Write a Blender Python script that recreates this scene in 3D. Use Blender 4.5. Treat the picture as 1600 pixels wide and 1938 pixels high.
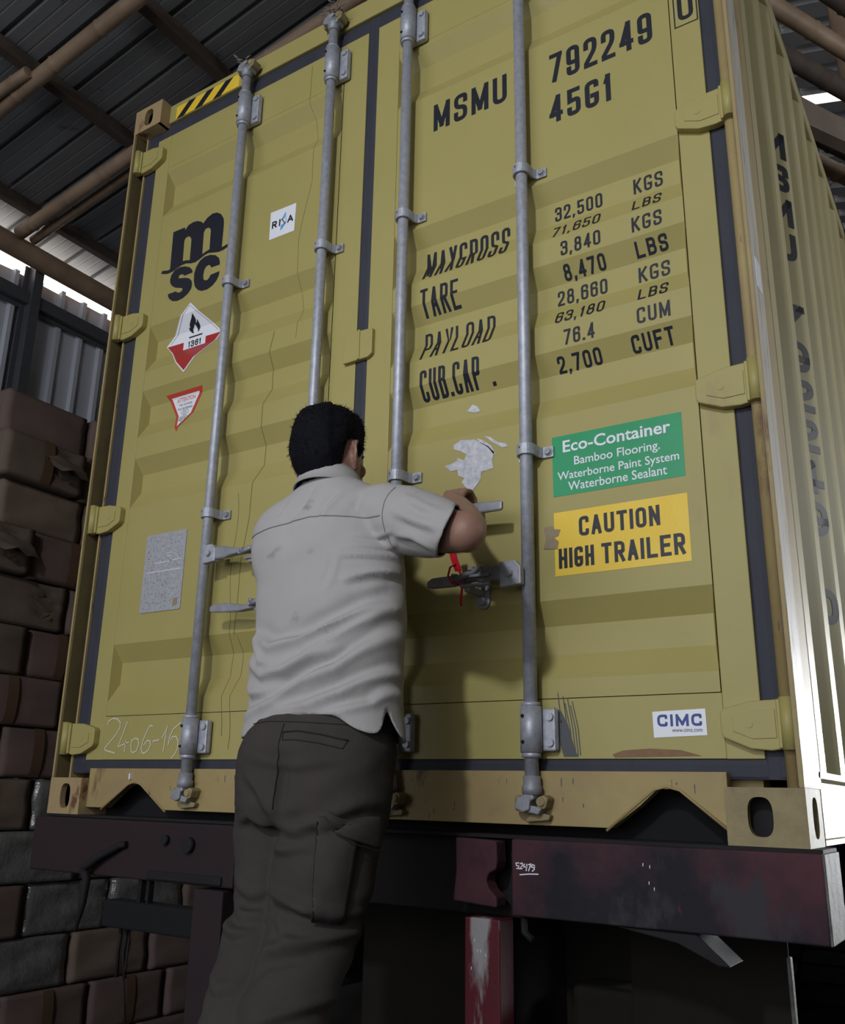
import bpy, bmesh, math, random
import numpy as np
from mathutils import Vector, Matrix, noise
for o in list(bpy.data.objects): bpy.data.objects.remove(o)
sc = bpy.context.scene
COL = sc.collection
PI = math.pi

# ------------------------------------------------------------------ camera
# world: x to the right along the door end, y along the container away from the viewer,
# z up with 0 at the underside of the container; the ground is at z = -1.45
GROUND = -1.45
cd = bpy.data.cameras.new('camera'); cam = bpy.data.objects.new('camera', cd); COL.objects.link(cam)
R_ = Vector((0.83446454, 0.55053571, 0.02406998)); U_ = Vector((0.13981575, -0.25376887, 0.95710653)); F_ = Vector((-0.53302954, 0.7953061, 0.28873469))
M4 = Matrix((R_, U_, -F_)).transposed().to_4x4(); M4.translation = Vector((2.81808, -2.08609, 0.079455))
cam.matrix_world = M4
cd.sensor_fit = 'HORIZONTAL'; cd.sensor_width = 36; cd.lens = 38.985; cd.shift_x = 0.02875; cd.shift_y = 0.0111
cd.clip_start = .05; cd.clip_end = 200
sc.camera = cam

# ------------------------------------------------------------------ light and exposure
w = bpy.data.worlds.new('sky'); sc.world = w; w.use_nodes = True
w.node_tree.nodes['Background'].inputs[0].default_value = (1.0, .93, .86, 1); w.node_tree.nodes['Background'].inputs[1].default_value = 3.2
def area(name, loc, target, size, power, col, size_y=None):
    l = bpy.data.lights.new(name, 'AREA'); l.energy = power; l.color = col; l.shape = 'RECTANGLE'; l.size = size; l.size_y = size_y or size
    o = bpy.data.objects.new(name, l); COL.objects.link(o); o.location = loc
    o.rotation_euler = (Vector(target) - Vector(loc)).to_track_quat('-Z', 'Y').to_euler()
    return o
area('entrance_daylight', (2.62, -6.2, 3.35), (1.5, 0, 1.40), .30, 33, (.90, .94, 1.0), .40).data.spread = math.radians(78)
area('front_soft_fill', (1.1, -6.8, 1.3), (1.3, 0, 1.1), 7.5, 205, (.90, .94, 1.0), 3.2)  # added fill behind the camera raising the ambient level; no real opening
area('side_doorway_daylight', (4.7, 8.2, .5), (2.44, .7, .40), 1.4, 22, (.95, .98, 1.0), 1.2).data.spread = math.radians(34)
area('right_side_fill', (6.4, 3.2, 2.2), (2.44, 1.3, 1.5), 2.0, 70, (.96, .98, 1.0), 1.6)  # added fill to lift the container's side wall; no known source there
sc.view_settings.view_transform = 'Standard'; sc.view_settings.look = 'None'; sc.view_settings.gamma = 1.0
sc.view_settings.use_curve_mapping = False
sc.view_settings.exposure = 0.0

# ------------------------------------------------------------------ materials
def lin(c):
    return tuple(((v/255)/12.92 if v/255 <= .04045 else (((v/255)+.055)/1.055)**2.4) for v in c) + (1,)
def mat(name, base, rough=.6, metal=0.0, col2=None, scale=6.0, amt=.5, stretch=(1, 1, 1), bump=0.0, bscale=60.0,
        spots=None, spot_scale=8.0, spot_at=.62, spot_soft=.08, spot_stretch=(1, 1, 1), detail=6.0, spec=.4, wave=None):
    m = bpy.data.materials.new(name); m.use_nodes = True; nt = m.node_tree; N = nt.nodes; L = nt.links
    b = N['Principled BSDF']; b.inputs['Roughness'].default_value = rough; b.inputs['Metallic'].default_value = metal
    b.inputs['Specular IOR Level'].default_value = spec
    tc = N.new('ShaderNodeTexCoord')
    def noise_tex(sc_, st, det=detail):
        mp = N.new('ShaderNodeMapping'); mp.inputs['Scale'].default_value = st; L.new(tc.outputs['Object'], mp.inputs[0])
        n = N.new('ShaderNodeTexNoise'); n.inputs['Scale'].default_value = sc_; n.inputs['Detail'].default_value = det; n.inputs['Roughness'].default_value = .62
        L.new(mp.outputs[0], n.inputs['Vector']); return n
    base = tuple(base) + ((1,) if len(base) == 3 else ())
    cur = None
    if col2 is not None:
        n = noise_tex(scale, stretch); cr = N.new('ShaderNodeValToRGB'); cr.color_ramp.elements[0].position = .5-amt/2; cr.color_ramp.elements[1].position = .5+amt/2
        cr.color_ramp.elements[0].color = base; cr.color_ramp.elements[1].color = tuple(col2) + ((1,) if len(col2) == 3 else ())
        L.new(n.outputs[0], cr.inputs[0]); cur = cr.outputs[0]
    if spots is not None:
        for i, sp in enumerate(spots if isinstance(spots, list) else [(spots, spot_scale, spot_at, spot_stretch)]):
            sc_c, s_s, s_a, s_st = sp
            n = noise_tex(s_s, s_st, 8); cr = N.new('ShaderNodeValToRGB'); cr.color_ramp.elements[0].position = s_a; cr.color_ramp.elements[1].position = s_a+spot_soft
            cr.color_ramp.elements[0].color = (0, 0, 0, 1); cr.color_ramp.elements[1].color = (1, 1, 1, 1); L.new(n.outputs[0], cr.inputs[0])
            mx = N.new('ShaderNodeMix'); mx.data_type = 'RGBA'
            if cur is None: mx.inputs[6].default_value = base
            else: L.new(cur, mx.inputs[6])
            mx.inputs[7].default_value = tuple(sc_c) + ((1,) if len(sc_c) == 3 else ()); L.new(cr.outputs[0], mx.inputs[0]); cur = mx.outputs[2]
    if cur is None: b.inputs['Base Color'].default_value = base
    else: L.new(cur, b.inputs['Base Color'])
    if bump or wave:
        bp = N.new('ShaderNodeBump'); bp.inputs['Strength'].default_value = 1; bp.inputs['Distance'].default_value = bump or .001
        if wave:
            mp = N.new('ShaderNodeMapping'); mp.inputs['Scale'].default_value = wave[1]; L.new(tc.outputs['Object'], mp.inputs[0])
            wv = N.new('ShaderNodeTexWave'); wv.inputs['Scale'].default_value = wave[0]; wv.inputs['Distortion'].default_value = .4; L.new(mp.outputs[0], wv.inputs[0]); L.new(wv.outputs[0], bp.inputs['Height'])
        else:
            n = noise_tex(bscale, (1, 1, 1), 4); L.new(n.outputs[0], bp.inputs['Height'])
        L.new(bp.outputs[0], b.inputs['Normal'])
    return m
RUST = (.13, .055, .028)
M = dict(
    yellow=mat('yellow_paint', (.345, .292, .092), .5, col2=(.385, .325, .118), scale=2.2, amt=.5, bump=.0006, bscale=28,
               spots=[((.30, .215, .10), 1.4, .66, (1, 1, .45)), ((.22, .17, .075), 26, .74, (1, 1, .35))]),
    yellow_worn=mat('worn_yellow_paint', (.36, .28, .11), .6, col2=(.30, .21, .10), scale=7, amt=.45, bump=.0008, bscale=40,
               spots=[((.17, .10, .05), 8, .60, (1, 1, .3)), ((.10, .07, .04), 30, .66, (1.5, 1, .3)), ((.50, .43, .30), 14, .68, (1, 1, .3))]),
    post=mat('scuffed_post_paint', (.40, .36, .28), .55, col2=(.56, .53, .49), scale=9, amt=.4, stretch=(3, 3, .35), bump=.0012, bscale=30,
               spots=[((.15, .105, .075), 11, .58, (5, 5, .3)), ((.09, .06, .045), 34, .66, (2.5, 2.5, .7))]),
    side=mat('side_wall_paint', (.36, .315, .15), .5, col2=(.40, .355, .19), scale=3, amt=.4, spots=[((.24, .17, .10), 3.2, .68, (1, 1, .35))]),
    channel_shade=mat('post_channel_shade_paint', (.15, .115, .048), .8, col2=(.10, .072, .034), scale=8, spots=[(RUST, 9, .62, (1, 1, .4))]),  # darkened, rust-spotted paint standing in for the shade in the post channel
    frame_left=mat('dark_maroon_paint', (.015, .008, .010), .8, col2=(.022, .009, .011), scale=3, amt=.4, bump=.002, bscale=25),  # darker maroon for the left beam end and left upright
    casting=mat('rusty_casting', (.33, .22, .12), .7, col2=(.36, .27, .12), scale=10, amt=.4, bump=.0012, bscale=50, spots=[(RUST, 12, .58, (1, 1, .6)), ((.08, .05, .035), 20, .66, (1, 1, .5))]),
    casting_yellow=mat('dirty_yellow_casting', (.30, .245, .115), .65, col2=(.21, .16, .085), scale=14, amt=.35, bump=.0016, bscale=50, spots=[((.15, .09, .05), 7, .60, (1, 1, .6)), ((.06, .048, .036), 16, .62, (1, 1, .5))]),
    rubber=mat('door_gasket_rubber', (.026, .027, .039), .7, col2=(.037, .038, .052), scale=14, amt=.5, bump=.001, bscale=30, stretch=(1, 1, .4), spots=[((.15, .15, .165), 11, .72, (1, 1, .5))]),
    galv=mat('galvanised_steel', (.33, .34, .385), .5, .35, col2=(.46, .47, .52), scale=55, amt=.35, bump=.0004, bscale=120, spots=[((.26, .235, .22), 18, .68, (1, 1, .5))]),
    galv_dark=mat('weathered_cast_steel', (.24, .24, .26), .55, .3, col2=(.33, .33, .36), scale=40, amt=.4, bump=.0006, bscale=90, spots=[((.14, .11, .08), 20, .62, (1, 1, 1))]),
    ink=mat('dark_lettering', (.012, .013, .022), .45),
    white=mat('white_sticker', (.80, .80, .84), .35, col2=(.74, .75, .80), scale=12),
    red=mat('red_sticker', (.42, .016, .022), .3, col2=(.36, .02, .025), scale=20),
    redorange=mat('red_border_sticker', (.52, .055, .035), .4),
    green=mat('green_sticker', (.022, .29, .115), .35, col2=(.03, .33, .14), scale=9),
    amber=mat('amber_sticker', (.80, .52, .02), .38, col2=(.83, .58, .07), scale=6, amt=.4, bump=.0005, bscale=90),
    blue=mat('blue_print', (.02, .045, .25), .4), lightblue=mat('light_blue_print', (.10, .33, .68), .4), greyink=mat('grey_print', (.12, .12, .14), .5),
    plate=mat('etched_aluminium_plate', (.40, .40, .42), .45, .4, col2=(.50, .50, .53), scale=90, amt=.3, bump=.0006, bscale=160, spots=[((.20, .19, .18), 70, .63, (1.6, 1, 1))]),
    platebump=mat('plate_marks', (.17, .16, .16), .5), platelight=mat('plate_scratches', (.75, .75, .75), .4),
    paper=mat('torn_paper_residue', (.62, .62, .66), .8, col2=(.42, .42, .45), scale=60, amt=.3, bump=.002, bscale=90),
    tape=mat('old_tape_residue', (.32, .25, .15), .6, col2=(.24, .18, .11), scale=40),
    chalk=mat('chalk_mark', (.62, .58, .46), .9),
    scuff=mat('dark_scuff', (.10, .10, .11), .8), crack=mat('fine_scratch', (.20, .16, .055), .8), rusty=mat('rust_patch', (.20, .105, .06), .85, col2=(.26, .16, .09), scale=40),
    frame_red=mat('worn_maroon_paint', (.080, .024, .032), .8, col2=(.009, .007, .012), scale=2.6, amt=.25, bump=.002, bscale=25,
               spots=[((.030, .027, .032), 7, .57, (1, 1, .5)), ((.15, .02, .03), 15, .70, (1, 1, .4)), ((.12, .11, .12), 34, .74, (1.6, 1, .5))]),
    frame_dark=mat('grimy_steel_and_cavity_shade', (.005, .0045, .006), .8, col2=(.012, .009, .010), scale=5, amt=.4, bump=.002, bscale=30),  # black trailer steel; also colours the shade plugs in the castings
    bright_red=mat('peeling_red_paint', (.10, .006, .014), .6, col2=(.075, .007, .012), scale=8, spots=[((.30, .28, .28), 6.5, .53, (1.8, 1, .35)), ((.10, .07, .06), 30, .72, (1, 1, 1))], bump=.001, bscale=40),
    end_plate=mat('scraped_beam_end', (.05, .048, .046), .7, .1, col2=(.16, .155, .145), scale=22, amt=.4, bump=.002, bscale=50, spots=[((.04, .035, .035), 14, .6, (1, 1, 1))]),
    tyre=mat('tyre_rubber', (.008, .008, .009), .95, col2=(.014, .013, .013), scale=20, spec=.05), flap=mat('mud_flap_rubber', (.013, .012, .010), .9, col2=(.020, .017, .014), scale=4, spec=.1),
    carton=mat('brown_cardboard', (.125, .090, .068), .8, col2=(.155, .112, .086), scale=5, amt=.5, bump=.0018, bscale=12, spots=[((.10, .085, .065), 2.5, .58, (1, .4, 1))]),
    carton_b=mat('reddish_cardboard', (.130, .086, .072), .8, col2=(.155, .106, .09), scale=5, amt=.5, bump=.0018, bscale=12),
    carton_c=mat('pale_cardboard', (.19, .135, .10), .8, col2=(.15, .11, .085), scale=5, amt=.5, bump=.0018, bscale=14),
    parcel_tape=mat('brown_parcel_tape', (.11, .066, .04), .3, spec=.6), film=mat('crinkled_clear_film', (.20, .19, .18), .16, 0, col2=(.11, .10, .095), scale=10, amt=.5, bump=.008, bscale=14, spec=.9),
    roof=mat('roof_sheet', (.20, .205, .215), .45, .35, col2=(.27, .275, .28), scale=4, amt=.5, stretch=(.3, 3, 1), spots=[((.085, .085, .088), 6, .64, (1, 1, 1))]),
    wallsheet=mat('wall_sheet', (.48, .49, .54), .5, .1, col2=(.55, .57, .63), scale=3, amt=.5, stretch=(1, 1, .25), spots=[((.17, .15, .13), 8, .70, (1, 3, .5))]),
    wallgrey=mat('grey_wall_sheet', (.20, .20, .205), .7, .1, col2=(.24, .24, .25), scale=3, amt=.5),
    girt=mat('galvanised_girt', (.085, .088, .098), .5, .4, col2=(.11, .112, .12), scale=20),
    bamboo=mat('bamboo', (.34, .235, .155), .55, col2=(.19, .125, .08), scale=5, amt=.5, stretch=(1, 1, 1), bump=.0008, bscale=40),
    timber=mat('weathered_timber', (.085, .060, .045), .8, col2=(.05, .038, .032), scale=12, amt=.5, bump=.001, bscale=30),
    plank=mat('pale_plank', (.20, .155, .125), .75, col2=(.15, .115, .09), scale=8, amt=.5),
    floor=mat('concrete_floor', (.05, .048, .046), .9, col2=(.075, .072, .07), scale=2, amt=.5, bump=.002, bscale=20),
    shirt=mat('cream_shirt_cloth', (.365, .345, .335), .9, col2=(.40, .38, .37), scale=6, amt=.5, bump=.0005, bscale=260, spec=.15,
              spots=[((.27, .255, .25), 6.5, .64, (1, 1, 1.6))]),
    thread=mat('shirt_seam', (.22, .205, .20), .9),
    trousers=mat('taupe_trouser_cloth', (.046, .040, .037), .95, col2=(.056, .048, .044), scale=10, amt=.5, bump=.0006, bscale=200, spec=.1),
    trouser_dark=mat('trouser_seam', (.014, .012, .011), .9), skin=mat('tanned_skin', (.27, .145, .105), .5, col2=(.30, .165, .12), scale=18, amt=.5, bump=.0005, bscale=150),
    hair=mat('black_hair', (.0035, .0035, .006), .8, col2=(.006, .006, .009), scale=90, amt=.5, bump=.002, bscale=120, spec=.12), eye=mat('eye_white', (.6, .58, .55), .3), shoe=mat('black_shoe', (.02, .02, .02), .5),
    seal=mat('red_plastic_strap', (.62, .012, .03), .35), black=mat('black_void', (.004, .004, .005), .9), nail=mat('finger_nail', (.52, .42, .42), .35),
)

# ------------------------------------------------------------------ mesh helpers
def link(name, me, mats, parent=None):
    o = bpy.data.objects.new(name, me); COL.objects.link(o)
    for m in (mats if isinstance(mats, (list, tuple)) else [mats]): me.materials.append(m)
    if parent: o.parent = parent; o.matrix_parent_inverse = parent.matrix_world.inverted()
    return o
class MB:
    def __init__(s): s.bm = bmesh.new(); s.mi = 0
    def _f(s, vs):
        try: f = s.bm.faces.new(vs)
        except ValueError: return None
        f.material_index = s.mi; return f
    def box(s, x0, x1, y0, y1, z0, z1, bev=0.0):
        b = bmesh.new(); bmesh.ops.create_cube(b, size=1)
        for v in b.verts: v.co = Vector(((x0+x1)/2+v.co.x*(x1-x0), (y0+y1)/2+v.co.y*(y1-y0), (z0+z1)/2+v.co.z*(z1-z0)))
        if bev: bmesh.ops.bevel(b, geom=list(b.edges), offset=bev, segments=2, affect='EDGES', profile=.5)
        s.add(b); return s
    def add(s, b, mtx=None):
        if mtx: b.transform(mtx)
        mp = {}
        for v in b.verts: mp[v] = s.bm.verts.new(v.co)
        for f in b.faces:
            g = s._f([mp[v] for v in f.verts])
            if g: g.smooth = f.smooth
        b.free(); return s
    def tube(s, pts, rad, n=12, cap=True, smooth=True, flat=None):
        """round tube along points; rad a number or a list; flat=(a,b) makes an elliptic section with a reference up vector"""
        pts = [Vector(p) for p in pts]; rads = rad if isinstance(rad, (list, tuple)) else [rad]*len(pts)
        rings = []; prev = None
        for i, p in enumerate(pts):
            d = (pts[min(i+1, len(pts)-1)] - pts[max(i-1, 0)]).normalized()
            if prev is None:
                a = Vector((0, 0, 1)) if abs(d.z) < .9 else Vector((0, 1, 0)); u = d.cross(a).normalized()
            else: u = (prev - d*prev.dot(d)).normalized()
            prev = u; v = d.cross(u).normalized()
            rr = rads[i]; ra, rb = rr if isinstance(rr, (list, tuple)) else (rr, rr)
            rings.append([s.bm.verts.new(p + u*math.cos(t*2*PI/n)*ra + v*math.sin(t*2*PI/n)*rb) for t in range(n)])
        for a, b in zip(rings, rings[1:]):
            for i in range(n):
                f = s._f([a[i], a[(i+1) % n], b[(i+1) % n], b[i]])
                if f: f.smooth = smooth
        if cap: s._f(list(reversed(rings[0]))); s._f(rings[-1])
        return s
    def loft(s, secs, n=28, p=2.2):
        """closed loft of horizontal superellipse sections (x, y, z, a, b)"""
        rings = []
        for (x, y, z, a, b) in secs:
            r = []
            for t in range(n):
                c, q = math.cos(t*2*PI/n), math.sin(t*2*PI/n)
                r.append(s.bm.verts.new((x + a*math.copysign(abs(c)**(2/p), c), y + b*math.copysign(abs(q)**(2/p), q), z)))
            rings.append(r)
        for a, b in zip(rings, rings[1:]):
            for i in range(n):
                f = s._f([a[i], a[(i+1) % n], b[(i+1) % n], b[i]])
                if f: f.smooth = True
        s._f(list(reversed(rings[0]))); s._f(rings[-1]); return s
    def prism(s, poly, axis, a, b, bev=0.0):
        """extrude a 2D polygon along axis 'x','y' or 'z' between a and b"""
        t = bmesh.new()
        def P(u, v, w): return {'x': (w, u, v), 'y': (u, w, v), 'z': (u, v, w)}[axis]
        A = [t.verts.new(P(u, v, a)) for u, v in poly]; B = [t.verts.new(P(u, v, b)) for u, v in poly]
        t.faces.new(A); t.faces.new(list(reversed(B)))
        for i in range(len(poly)): j = (i+1) % len(poly); t.faces.new([A[j], A[i], B[i], B[j]])
        bmesh.ops.recalc_face_normals(t, faces=t.faces)
        if bev: bmesh.ops.bevel(t, geom=list(t.edges), offset=bev, segments=2, affect='EDGES', profile=.5)
        s.add(t); return s
    def cyl(s, c, d, r, h, n=20, r2=None):
        c = Vector(c); d = Vector(d).normalized(); s.tube([c - d*h/2, c + d*h/2], [r, r if r2 is None else r2], n=n, smooth=True); return s
    def obj(s, name, mats, parent=None, recalc=True):
        if recalc: bmesh.ops.recalc_face_normals(s.bm, faces=s.bm.faces)
        me = bpy.data.meshes.new(name); s.bm.to_mesh(me); s.bm.free()
        return link(name, me, mats, parent)
def thing(name, label, cat, loc=(0, 0, 0), group=None):
    o = bpy.data.objects.new(name, None); COL.objects.link(o); o.location = loc; o.empty_display_size = .1
    o['label'] = label; o['category'] = cat
    if group: o['group'] = group
    bpy.context.view_layer.update(); return o
def tag(o, label, cat, group=None):
    o['label'] = label; o['category'] = cat
    if group: o['group'] = group
    return o
def struct(o): o['kind'] = 'structure'; return o

# ------------------------------------------------------------------ door surface and flat marks that follow it
YF = .05; DEP = .036
BR = [(2.55, 2.495, 2.40, 2.335), (1.83, 1.775, 1.70, 1.633), (1.553, 1.497, 1.425, 1.36), (1.275, 1.218, 1.147, 1.08), (.573, .512, .437, .372)]
ZB = sorted(z for b in BR for z in b)
def prof(z):
    for a, b, c, e in BR:
        if e < z < a:
            if z > b: return YF + DEP*(a-z)/(a-b)
            if z >= c: return YF + DEP
            return YF + DEP*(z-e)/(c-e)
    return YF
def fillet(pts, R, closed):
    out = []; n = len(pts)
    for i, p in enumerate(pts):
        P = Vector(p[:2]); rd = len(p) > 2 and p[2]
        if not rd or (not closed and i in (0, n-1)): out.append(P); continue
        A = Vector(pts[i-1][:2]); B = Vector(pts[(i+1) % n][:2])
        da, db = (A-P), (B-P); r = min(R, da.length*.5, db.length*.5); a = P + da.normalized()*r; b = P + db.normalized()*r
        for k in range(6): t = k/5; out.append(a*(1-t)**2 + P*2*t*(1-t) + b*t*t)
    return out
def ribbon(bm, pts, t, closed, mi=0, cap=False, yo=0.0):
    pts = list(pts)
    if not closed and cap: pts[0] = pts[0] + (pts[0]-pts[1]).normalized()*t/2; pts[-1] = pts[-1] + (pts[-1]-pts[-2]).normalized()*t/2
    n = len(pts); L = []; Rr = []
    for i, p in enumerate(pts):
        if closed: a, b = pts[i-1], pts[(i+1) % n]
        else: a, b = pts[max(i-1, 0)], pts[min(i+1, n-1)]
        d1 = (p-a) if (p-a).length > 1e-7 else (b-p); d2 = (b-p) if (b-p).length > 1e-7 else (p-a)
        d1 = d1.normalized(); d2 = d2.normalized(); m = d1+d2
        m = m.normalized() if m.length > .05 else d1
        nn = Vector((-m.y, m.x)); k = 1/max(.45, nn.dot(Vector((-d1.y, d1.x))))
        L.append(bm.verts.new((p.x+nn.x*t/2*k, yo, p.y+nn.y*t/2*k))); Rr.append(bm.verts.new((p.x-nn.x*t/2*k, yo, p.y-nn.y*t/2*k)))
    for i in range(n if closed else n-1):
        j = (i+1) % n
        try: f = bm.faces.new([L[i], L[j], Rr[j], Rr[i]]); f.material_index = mi
        except ValueError: pass
G = {  # stencil capitals: strokes in a unit box, third value marks a rounded corner
 '0': [([(0,0,1),(1,0,1),(1,1,1),(0,1,1)],1)], 'O': [([(0,0,1),(1,0,1),(1,1,1),(0,1,1)],1)], '1': [([(.62,0),(.62,1)],0), ([(.60,.97),(.2,.78)],0)],
 '2': [([(0,.72),(0,1,1),(1,1,1),(1,.58,1),(0,.1),(0,0),(1,0)],0)], '3': [([(0,.78),(0,1,1),(1,1,1),(1,.55,1),(.4,.55)],0), ([(.4,.55),(1,.5,1),(1,0,1),(0,0,1),(0,.22)],0)],
 '4': [([(.75,0),(.75,1)],0), ([(.72,.97),(.02,.25)],0), ([(.0,.25),(1,.25)],0)], '5': [([(.95,1),(.05,1),(.05,.55),(1,.6,1),(1,0,1),(0,0,1),(0,.2)],0)],
 '6': [([(1,.78),(1,1,1),(0,1,1),(0,0,1),(1,0,1),(1,.58,1),(.5,.58)],0), ([(.5,.58),(0,.58)],0)], '7': [([(0,1),(1,1)],0), ([(.98,.98),(.3,0)],0)],
 '8': [([(0,0,1),(1,0,1),(1,.54,1),(0,.54,1)],1), ([(.06,.54,1),(.94,.54,1),(.94,1,1),(.06,1,1)],1)], '9': [([(0,.2),(0,0,1),(1,0,1),(1,1,1),(0,1,1),(0,.42,1),(.5,.42)],0), ([(.5,.42),(1,.42)],0)],
 'M': [([(0,0),(0,1)],0), ([(.03,.96),(.5,.10)],0), ([(.5,.10),(.97,.96)],0), ([(1,0),(1,1)],0)], 'S': [([(1,.76),(1,1,1),(0,1,1),(0,.54,1),(1,.48,1),(1,0,1),(0,0,1),(0,.24)],0)],
 'U': [([(0,1),(0,0,1),(1,0,1),(1,1)],0)], 'G': [([(1,.84),(1,1,1),(0,1,1),(0,0,1),(1,0,1),(1,.40)],0), ([(1,.42),(.58,.42)],0)], 'C': [([(1,.80),(1,1,1),(0,1,1),(0,0,1),(1,0,1),(1,.20)],0)],
 'A': [([(0,0),(.48,.98)],0), ([(.52,.98),(1,0)],0), ([(.17,.3),(.83,.3)],0)], 'X': [([(0,0),(1,1)],0), ([(0,1),(1,0)],0)], 'R': [([(0,0),(0,1),(1,1,1),(1,.48,1),(.5,.48)],0), ([(.5,.48),(0,.48)],0), ([(.5,.48),(1,0)],0)],
 'T': [([(0,1),(1,1)],0), ([(.5,1),(.5,0)],0)], 'E': [([(1,1),(0,1),(0,0),(1,0)],0), ([(0,.52),(.85,.52)],0)], 'P': [([(0,0),(0,1),(1,1,1),(1,.42,1),(.5,.42)],0), ([(.5,.42),(0,.42)],0)],
 'Y': [([(0,1),(.5,.45),(1,1)],0), ([(.5,.45),(.5,0)],0)], 'L': [([(0,1),(0,0),(1,0)],0)], 'D': [([(0,0),(0,1),(1,1,1),(1,0,1)],1)],
 'B': [([(0,0),(0,1),(.95,1,1),(.95,.53,1),(.5,.53)],0), ([(0,.53),(1,.53,1),(1,0,1),(.02,0)],0)], 'K': [([(0,0),(0,1)],0), ([(1,1),(0,.4)],0), ([(.3,.58),(1,0)],0)],
 'F': [([(1,1),(0,1),(0,0)],0), ([(0,.52),(.8,.52)],0)], 'N': [([(0,0),(0,1)],0), ([(.03,.97),(.97,.03)],0), ([(1,0),(1,1)],0)], 'I': [([(.5,0),(.5,1)],0)], 'H': [([(0,0),(0,1)],0), ([(1,0),(1,1)],0), ([(0,.5),(1,.5)],0)],
 '-': [([(0,.5),(1,.5)],0)], 'Z': [([(0,1),(1,1),(0,0),(1,0)],0)],
}
def stencil(bm, text, x0, x1, z0, z1, t, gap=.32, narrow={'1': .62, 'I': .3, '.': .34, ',': .34, ' ': .7, 'M': 1.25, 'W': 1.3}):
    """block letters filling the box x0..x1, z0..z1 with stroke t"""
    ws = [narrow.get(c, 1) for c in text]; tot = sum(ws) + gap*(len(text)-1); unit = (x1-x0)/tot; x = x0; h = z1-z0
    for c, wd in zip(text, ws):
        W = wd*unit
        if c in '.,':
            k = t*1.15; cx = x + W/2
            poly = [(cx-k/2, z0), (cx+k/2, z0), (cx+k/2, z0+k), (cx-k/2, z0+k)] if c == '.' else [(cx-k*.6, z0-k*.7), (cx+k*.1, z0-k*.7), (cx+k/2, z0+k), (cx-k/2, z0+k)]
            bm.faces.new([bm.verts.new((a, 0, b)) for a, b in poly])
        elif c != ' ':
            for si, (pts, closed) in enumerate(G[c]):
                P = [(x + t/2 + p[0]*(W-t), z0 + t/2 + p[1]*(h-t)) + tuple(p[2:]) for p in pts]
                ribbon(bm, fillet(P, min((W-t)*.5, h*.3), closed), t, closed, cap=True, yo=-.00015*si)
        x += W + gap*unit
def on_door(bm, name, m, parent, off=.0008, shear=0.0, zs=None):
    """cut flat marks at the corrugation folds and lay them on the door skin"""
    for z in ZB:
        bmesh.ops.bisect_plane(bm, geom=list(bm.verts)+list(bm.edges)+list(bm.faces), plane_co=(0, 0, z), plane_no=(0, 0, 1), dist=1e-6)
    for v in bm.verts: v.co.y = prof(v.co.z) - off + v.co.y
    bmesh.ops.recalc_face_normals(bm, faces=bm.faces)
    for f in bm.faces:
        if f.normal.y > 0: f.normal_flip()
    me = bpy.data.meshes.new(name); bm.to_mesh(me); bm.free(); return link(name, me, m, parent)
def decal_poly(name, pts, m, parent, off=.0008):
    bm = bmesh.new(); bm.faces.new([bm.verts.new((a, 0, b)) for a, b in pts]); return on_door(bm, name, m, parent, off)
def decal_text(name, text, x0, x1, z0, z1, m, parent, off=.0016, bold=0.0, spc=1.0):
    """ordinary lettering scaled to a box"""
    cu = bpy.data.curves.new('t', 'FONT'); cu.body = text; cu.offset = bold; cu.resolution_u = 3
    cu.space_character = spc; o = bpy.data.objects.new('t', cu); COL.objects.link(o); dg = bpy.context.evaluated_depsgraph_get(); dg.update()
    me = bpy.data.meshes.new_from_object(o.evaluated_get(dg)); bm = bmesh.new(); bm.from_mesh(me)
    bpy.data.objects.remove(o); bpy.data.curves.remove(cu); bpy.data.meshes.remove(me)
    xs = [v.co.x for v in bm.verts]; ys = [v.co.y for v in bm.verts]; a, b, c, d = min(xs), max(xs), min(ys), max(ys)
    for v in bm.verts: v.co = Vector((x0+(v.co.x-a)/(b-a)*(x1-x0), 0, z0+(v.co.y-c)/(d-c)*(z1-z0)))
    return on_door(bm, name, m, parent, off)
def decal_strokes(name, lines, t, m, parent, off=.0008):
    bm = bmesh.new()
    for ln in lines: ribbon(bm, [Vector(p) for p in ln], t, False)
    return on_door(bm, name, m, parent, off)

#@@STRUCTURE
# ================================================================== STRUCTURE
m = MB(); m.box(-3.0, 7.7, -8.2, 14.2, GROUND-.1, GROUND); struct(m.obj('floor', M['floor']))
def ribbed(name, u0, u1, place, v0, v1, pitch, rib, h, mt, top=None, minor=0):
    """sheet metal: ribs run along v, repeat along u; place(u, v, depth) gives a point"""
    bm = bmesh.new(); us = []; u = u0
    while u < u1:
        us.append((u, 0))
        for q in ((.27, .56) if minor else ()): us += [(u+(q-.03)*pitch, 0), (u+(q-.01)*pitch, minor), (u+(q+.01)*pitch, minor), (u+(q+.03)*pitch, 0)]
        us += [(u+pitch-rib*1.6, 0), (u+pitch-rib*1.3, h), (u+pitch-rib*.3, h)]; u += pitch
    us.append((u, 0)); prev = None
    for i, (uu, d) in enumerate(us):
        t = (top(uu) if top else v1); a = bm.verts.new(place(uu, v0, d)); b = bm.verts.new(place(uu, t, d))
        if prev: bm.faces.new([prev[0], a, b, prev[1]])
        prev = (a, b)
    me = bpy.data.meshes.new(name); bm.to_mesh(me); bm.free(); o = link(name, me, mt)
    s = o.modifiers.new('thickness', 'SOLIDIFY'); s.thickness = .002; s.offset = 0
    return struct(o)
random.seed(4)
jag = {}
def topz(u):
    k = round(u*2.4); jag.setdefault(k, 3.555 + random.uniform(-.022, .022)); return jag[k]
ribbed('wall_left', -8.0, 14.0, lambda u, v, d: (-2.6+d, u, v), GROUND, 3.52, .19, .030, .034, M['wallsheet'], top=topz)
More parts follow.
